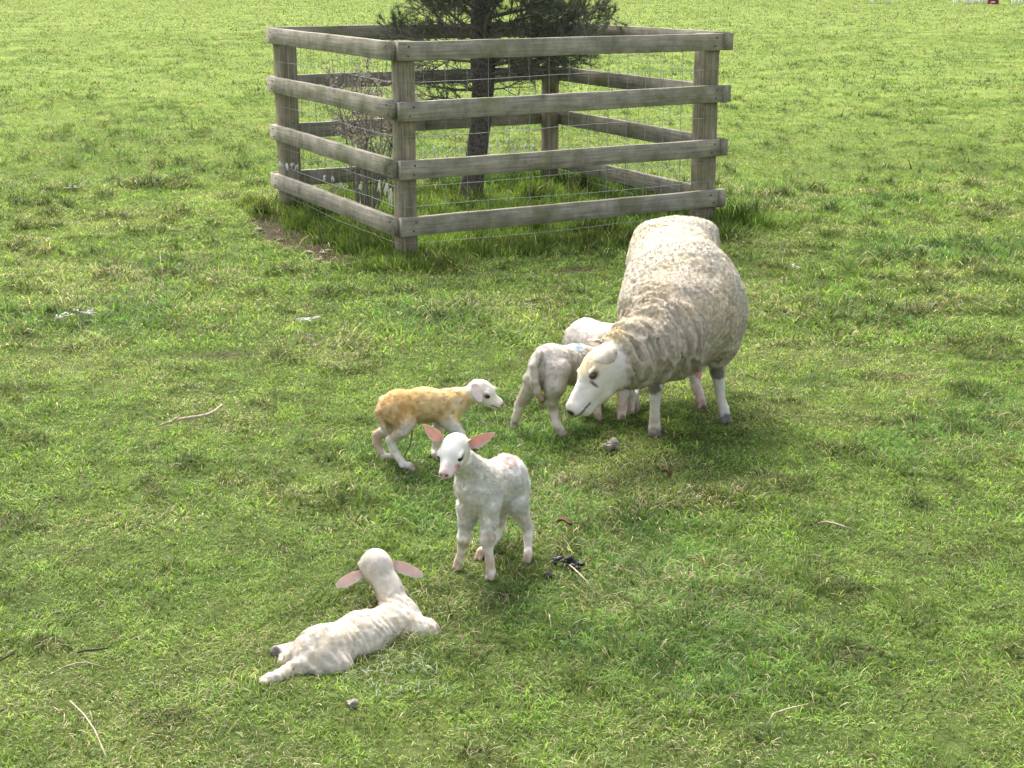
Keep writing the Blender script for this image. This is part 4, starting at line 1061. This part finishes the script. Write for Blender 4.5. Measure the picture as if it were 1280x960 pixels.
stick([(200, 532, -.01), (208, 529, .0), (217, 526, .005), (226, 524, .006), (238, 522, .008), (250, 520.5, .01), (260, 518, .012), (268, 514, .014), (274, 509, .016), (277, 506, .016)], .0058, .028, M_stick,
      'pale bleached curved stick lying on the grass left of the lambs', fork=[(216, 526, .006), (219, 523.5, .012), (222, 521, .016)])
stick([(96, 816, 0), (106, 813, .003), (120, 812, .004), (136, 810, .006)], .0030, .03, M_dark, 'short dark twig lying above a pale arched straw in the lower left grass')
stick([(66, 842, 0), (80, 834, .012), (96, 829, .02), (108, 828, .02), (130, 834, .006)], .0020, .03, M_stick, 'thin pale arched straw lying below the short dark twig at lower left')
stick([(0, 826, 0), (10, 820, .008), (20, 812, .012)], .0028, .03, M_dark, 'dark twig cut by the left edge of the photo')
stick([(1022, 654, .0), (1032, 652, .006), (1042, 654, .008), (1052, 657, .006), (1066, 662, 0)], .0030, .032, M_stick, 'thin pale curled twig lying alone on the grass at right')
stick([(88, 876, .0), (105, 893, .03), (118, 912, .02), (128, 935, .0), (134, 950, 0)], .0018, .03, M_stick, 'long pale straw bending across the bottom left grass')
stick([(960, 905, .0), (967, 892, .02), (985, 886, .015), (1010, 880, 0)], .0022, .03, M_stick, 'pale bent straw near the bottom, right of centre')
stick([(712, 706, 0), (722, 715, .01), (734, 727, .02), (742, 738, 0)], .0022, .032, M_stick, 'pale stalk lying across the black droppings')

dung = thing('dung_heap', G(707, 713), 'scattered heap of glossy black sheep droppings right of the standing lamb', 'dung')
def dungs():
    r = random.Random(4)
    for (cx, cy, n, sp) in ((693, 704, 5, 4), (706, 709, 4, 4), (719, 713, 11, 6), (686, 725, 3, 3)):
        for _ in range(n):
            mb = MB(); g = on(cx + r.gauss(0, sp), cy + r.gauss(0, sp * .45), .0) + [0, 0, r.uniform(.010, .024)]
            q = r.uniform(.7, 1.5); mb.blob(g, (.0075 * q, .0060 * q, .0045 * q), r.randint(0, 999), .7, 10, 8); mb.build('pellet', M_dung, dung, smooth=True)
dungs()
def blobthing(name, px, py, r, z, mat, label, cat, amp=.5, group=None, n=1):
    mb = MB(); rg = random.Random(int(px))
    for i in range(n):
        g = on(px + (rg.gauss(0, r[0] * 500) if i else 0), py + (rg.gauss(0, 1.5) if i else 0), z)
        mb.blob(g, np.array(r) * (1 if i == 0 else rg.uniform(.4, .8)), int(px) + i, amp, 12, 9)
    o = mb.build(name, mat, None, smooth=True); tag(o, label, cat, group)
blobthing('dirt_clod', 766, 556, (.021, .018, .017), .022, M_stone, 'rough grey brown clod of earth below the sheep\'s chin', 'clod', .7, n=3)
blobthing('dirt_clod', 440, 880, (.013, .012, .008), .014, M_stone, 'low grey lump of earth in front of the lying lamb', 'clod', .7, n=3)
for i, (px, py, r) in enumerate(((324, 287, .028), (316, 293, .014), (404, 316, .020), (411, 313, .018), (399, 325, .020), (387, 316, .026), (442, 336, .02), (350, 300, .018), (372, 309, .014), (428, 330, .013))):
    blobthing('stone', px, py, (r, r * .8, r * .45), .008, M_stone, 'small pale stone on the worn earth strip beside the fence', 'stone', .5, 'stones on the worn earth strip')
def wisp(px, py, spread, n, label):
    mb = MB(); r = random.Random(int(px * 3 + py))
    for _ in range(n):
        p = on(px + r.gauss(0, spread), py + r.gauss(0, spread * .22), .035); pts = [p]
        for k in range(4): pts.append(pts[-1] + np.array([r.gauss(0, .012), r.gauss(0, .012), r.gauss(0, .004)]))
        mb.tube(pts, [.001, .003, .0035, .002, .0008], 5)
    o = mb.build('wool_clump', M_wool, None, smooth=True); tag(o, label, 'wool clump')
wisp(95, 232, 5, 9, 'small clump of white wool on the grass left of the fence')
wisp(76, 394, 4, 5, 'long wisp of white wool on the turf near the left edge, left half')
wisp(110, 391, 5, 8, 'clump of white wool on the turf near the left edge, the right one of two')
wisp(384, 398, 5, 9, 'small white wool wisp on the grass below the worn earth strip')
wisp(992, 333, .6, 5, 'tiny pale wool wisp on the grass right of the sheep\'s back')
def leaf(px, py, w_, label):
    mb = MB(); g = on(px, py, .035); n = 9; vs = []
    for i in range(n):
        t = i / (n - 1); hw = w_ * .35 * math.sin(math.pi * t) ** .7
        for v in (-1, 0, 1): vs.append(g + [w_ * (t - .5), v * hw, .010 * abs(v) + .008 * math.sin(t * 5)])
    k = len(vs); vs += [v - np.array([0, 0, .001]) for v in vs]
    fs = []
    for i in range(n - 1):
        for j in range(2):
            q = [i * 3 + j, (i + 1) * 3 + j, (i + 1) * 3 + j + 1, i * 3 + j + 1]; fs.append(q[::-1]); fs.append([a + k for a in q])
    mb.add(vs, fs); o = mb.build('dead_leaf', M_leaf, None, smooth=True); tag(o, label, 'leaf')
leaf(706, 654, .045, 'curled red brown dead leaf right of the standing lamb')
leaf(833, 592, .03, 'small brown dead leaf below the sheep\'s front hoof')

# ------------------------------------------------------------------ far side of the field: only the feet of these are in frame
M_white = mat_simple('white_paint', (.80, .79, .76), .6)
M_red = mat_simple('maroon_paint', (.30, .03, .06), .6)
def bench(px0, px1, py, label):
    a, b = G(px0, py), G(px1, py); Wd = b[0] - a[0]; t = thing('white_bench', (a + b) / 2, label, 'bench', 'white benches across the field')
    c = (a + b) / 2
    for sx in (-1, 1):
        for sy in (-.18, .18):
            m = MB(); p = c + [sx * (Wd / 2 - .03), sy, 0]; m.box(p + [0, 0, -.05], p + [0, 0, .44], .07, .07, side=(0, 1, 0)); m.build('leg', M_white, t)
    m = MB(); m.box(c + [-Wd / 2, 0, .46], c + [Wd / 2, 0, .46], .46, .045); m.build('seat', M_white, t)
    m = MB(); m.box(c + [-Wd / 2, .22, .80], c + [Wd / 2, .22, .80], .04, .24); m.build('backrest', M_white, t)
    for sx in (-1, 1):
        m = MB(); p = c + [sx * (Wd / 2 - .06), .20, 0]; m.box(p + [0, 0, .48], p + [0, 0, .70], .05, .04, side=(0, 1, 0)); m.build('backrest_post', M_white, t)
bench(1090, 1112, 4.5, 'white bench at the far side of the field, standing alone left of the others')
bench(1193, 1208, 6, 'white bench far across the field, third to the left of the red box')
bench(1211, 1219, 6, 'narrow white bench far across the field, second to the left of the red box')
bench(1221, 1231, 6.2, 'white bench at the far side of the field, directly left of the red box')
bench(1266, 1276, 6, 'white bench at the far side of the field, right of the red box')
def redbox():
    g = G(1241, 6.2); t = thing('feed_bin', g, 'maroon box shaped bin at the far side of the field between white benches', 'bin')
    m = MB(); m.box(g + [-.20, 0, .32], g + [.20, 0, .32], .36, .62, seg=1); m.build('bin_body', M_red, t)
    m = MB(); m.box(g + [-.23, 0, .66], g + [.23, 0, .66], .42, .05); m.build('lid', M_red, t)
    m = MB(); m.box(g + [-.15, -.184, .13], g + [.04, -.184, .13], .006, .06); m.build('panel', M_white, t)
redbox()

grass()
for o in bpy.data.objects:
    if '_loc' in o: del o['_loc']
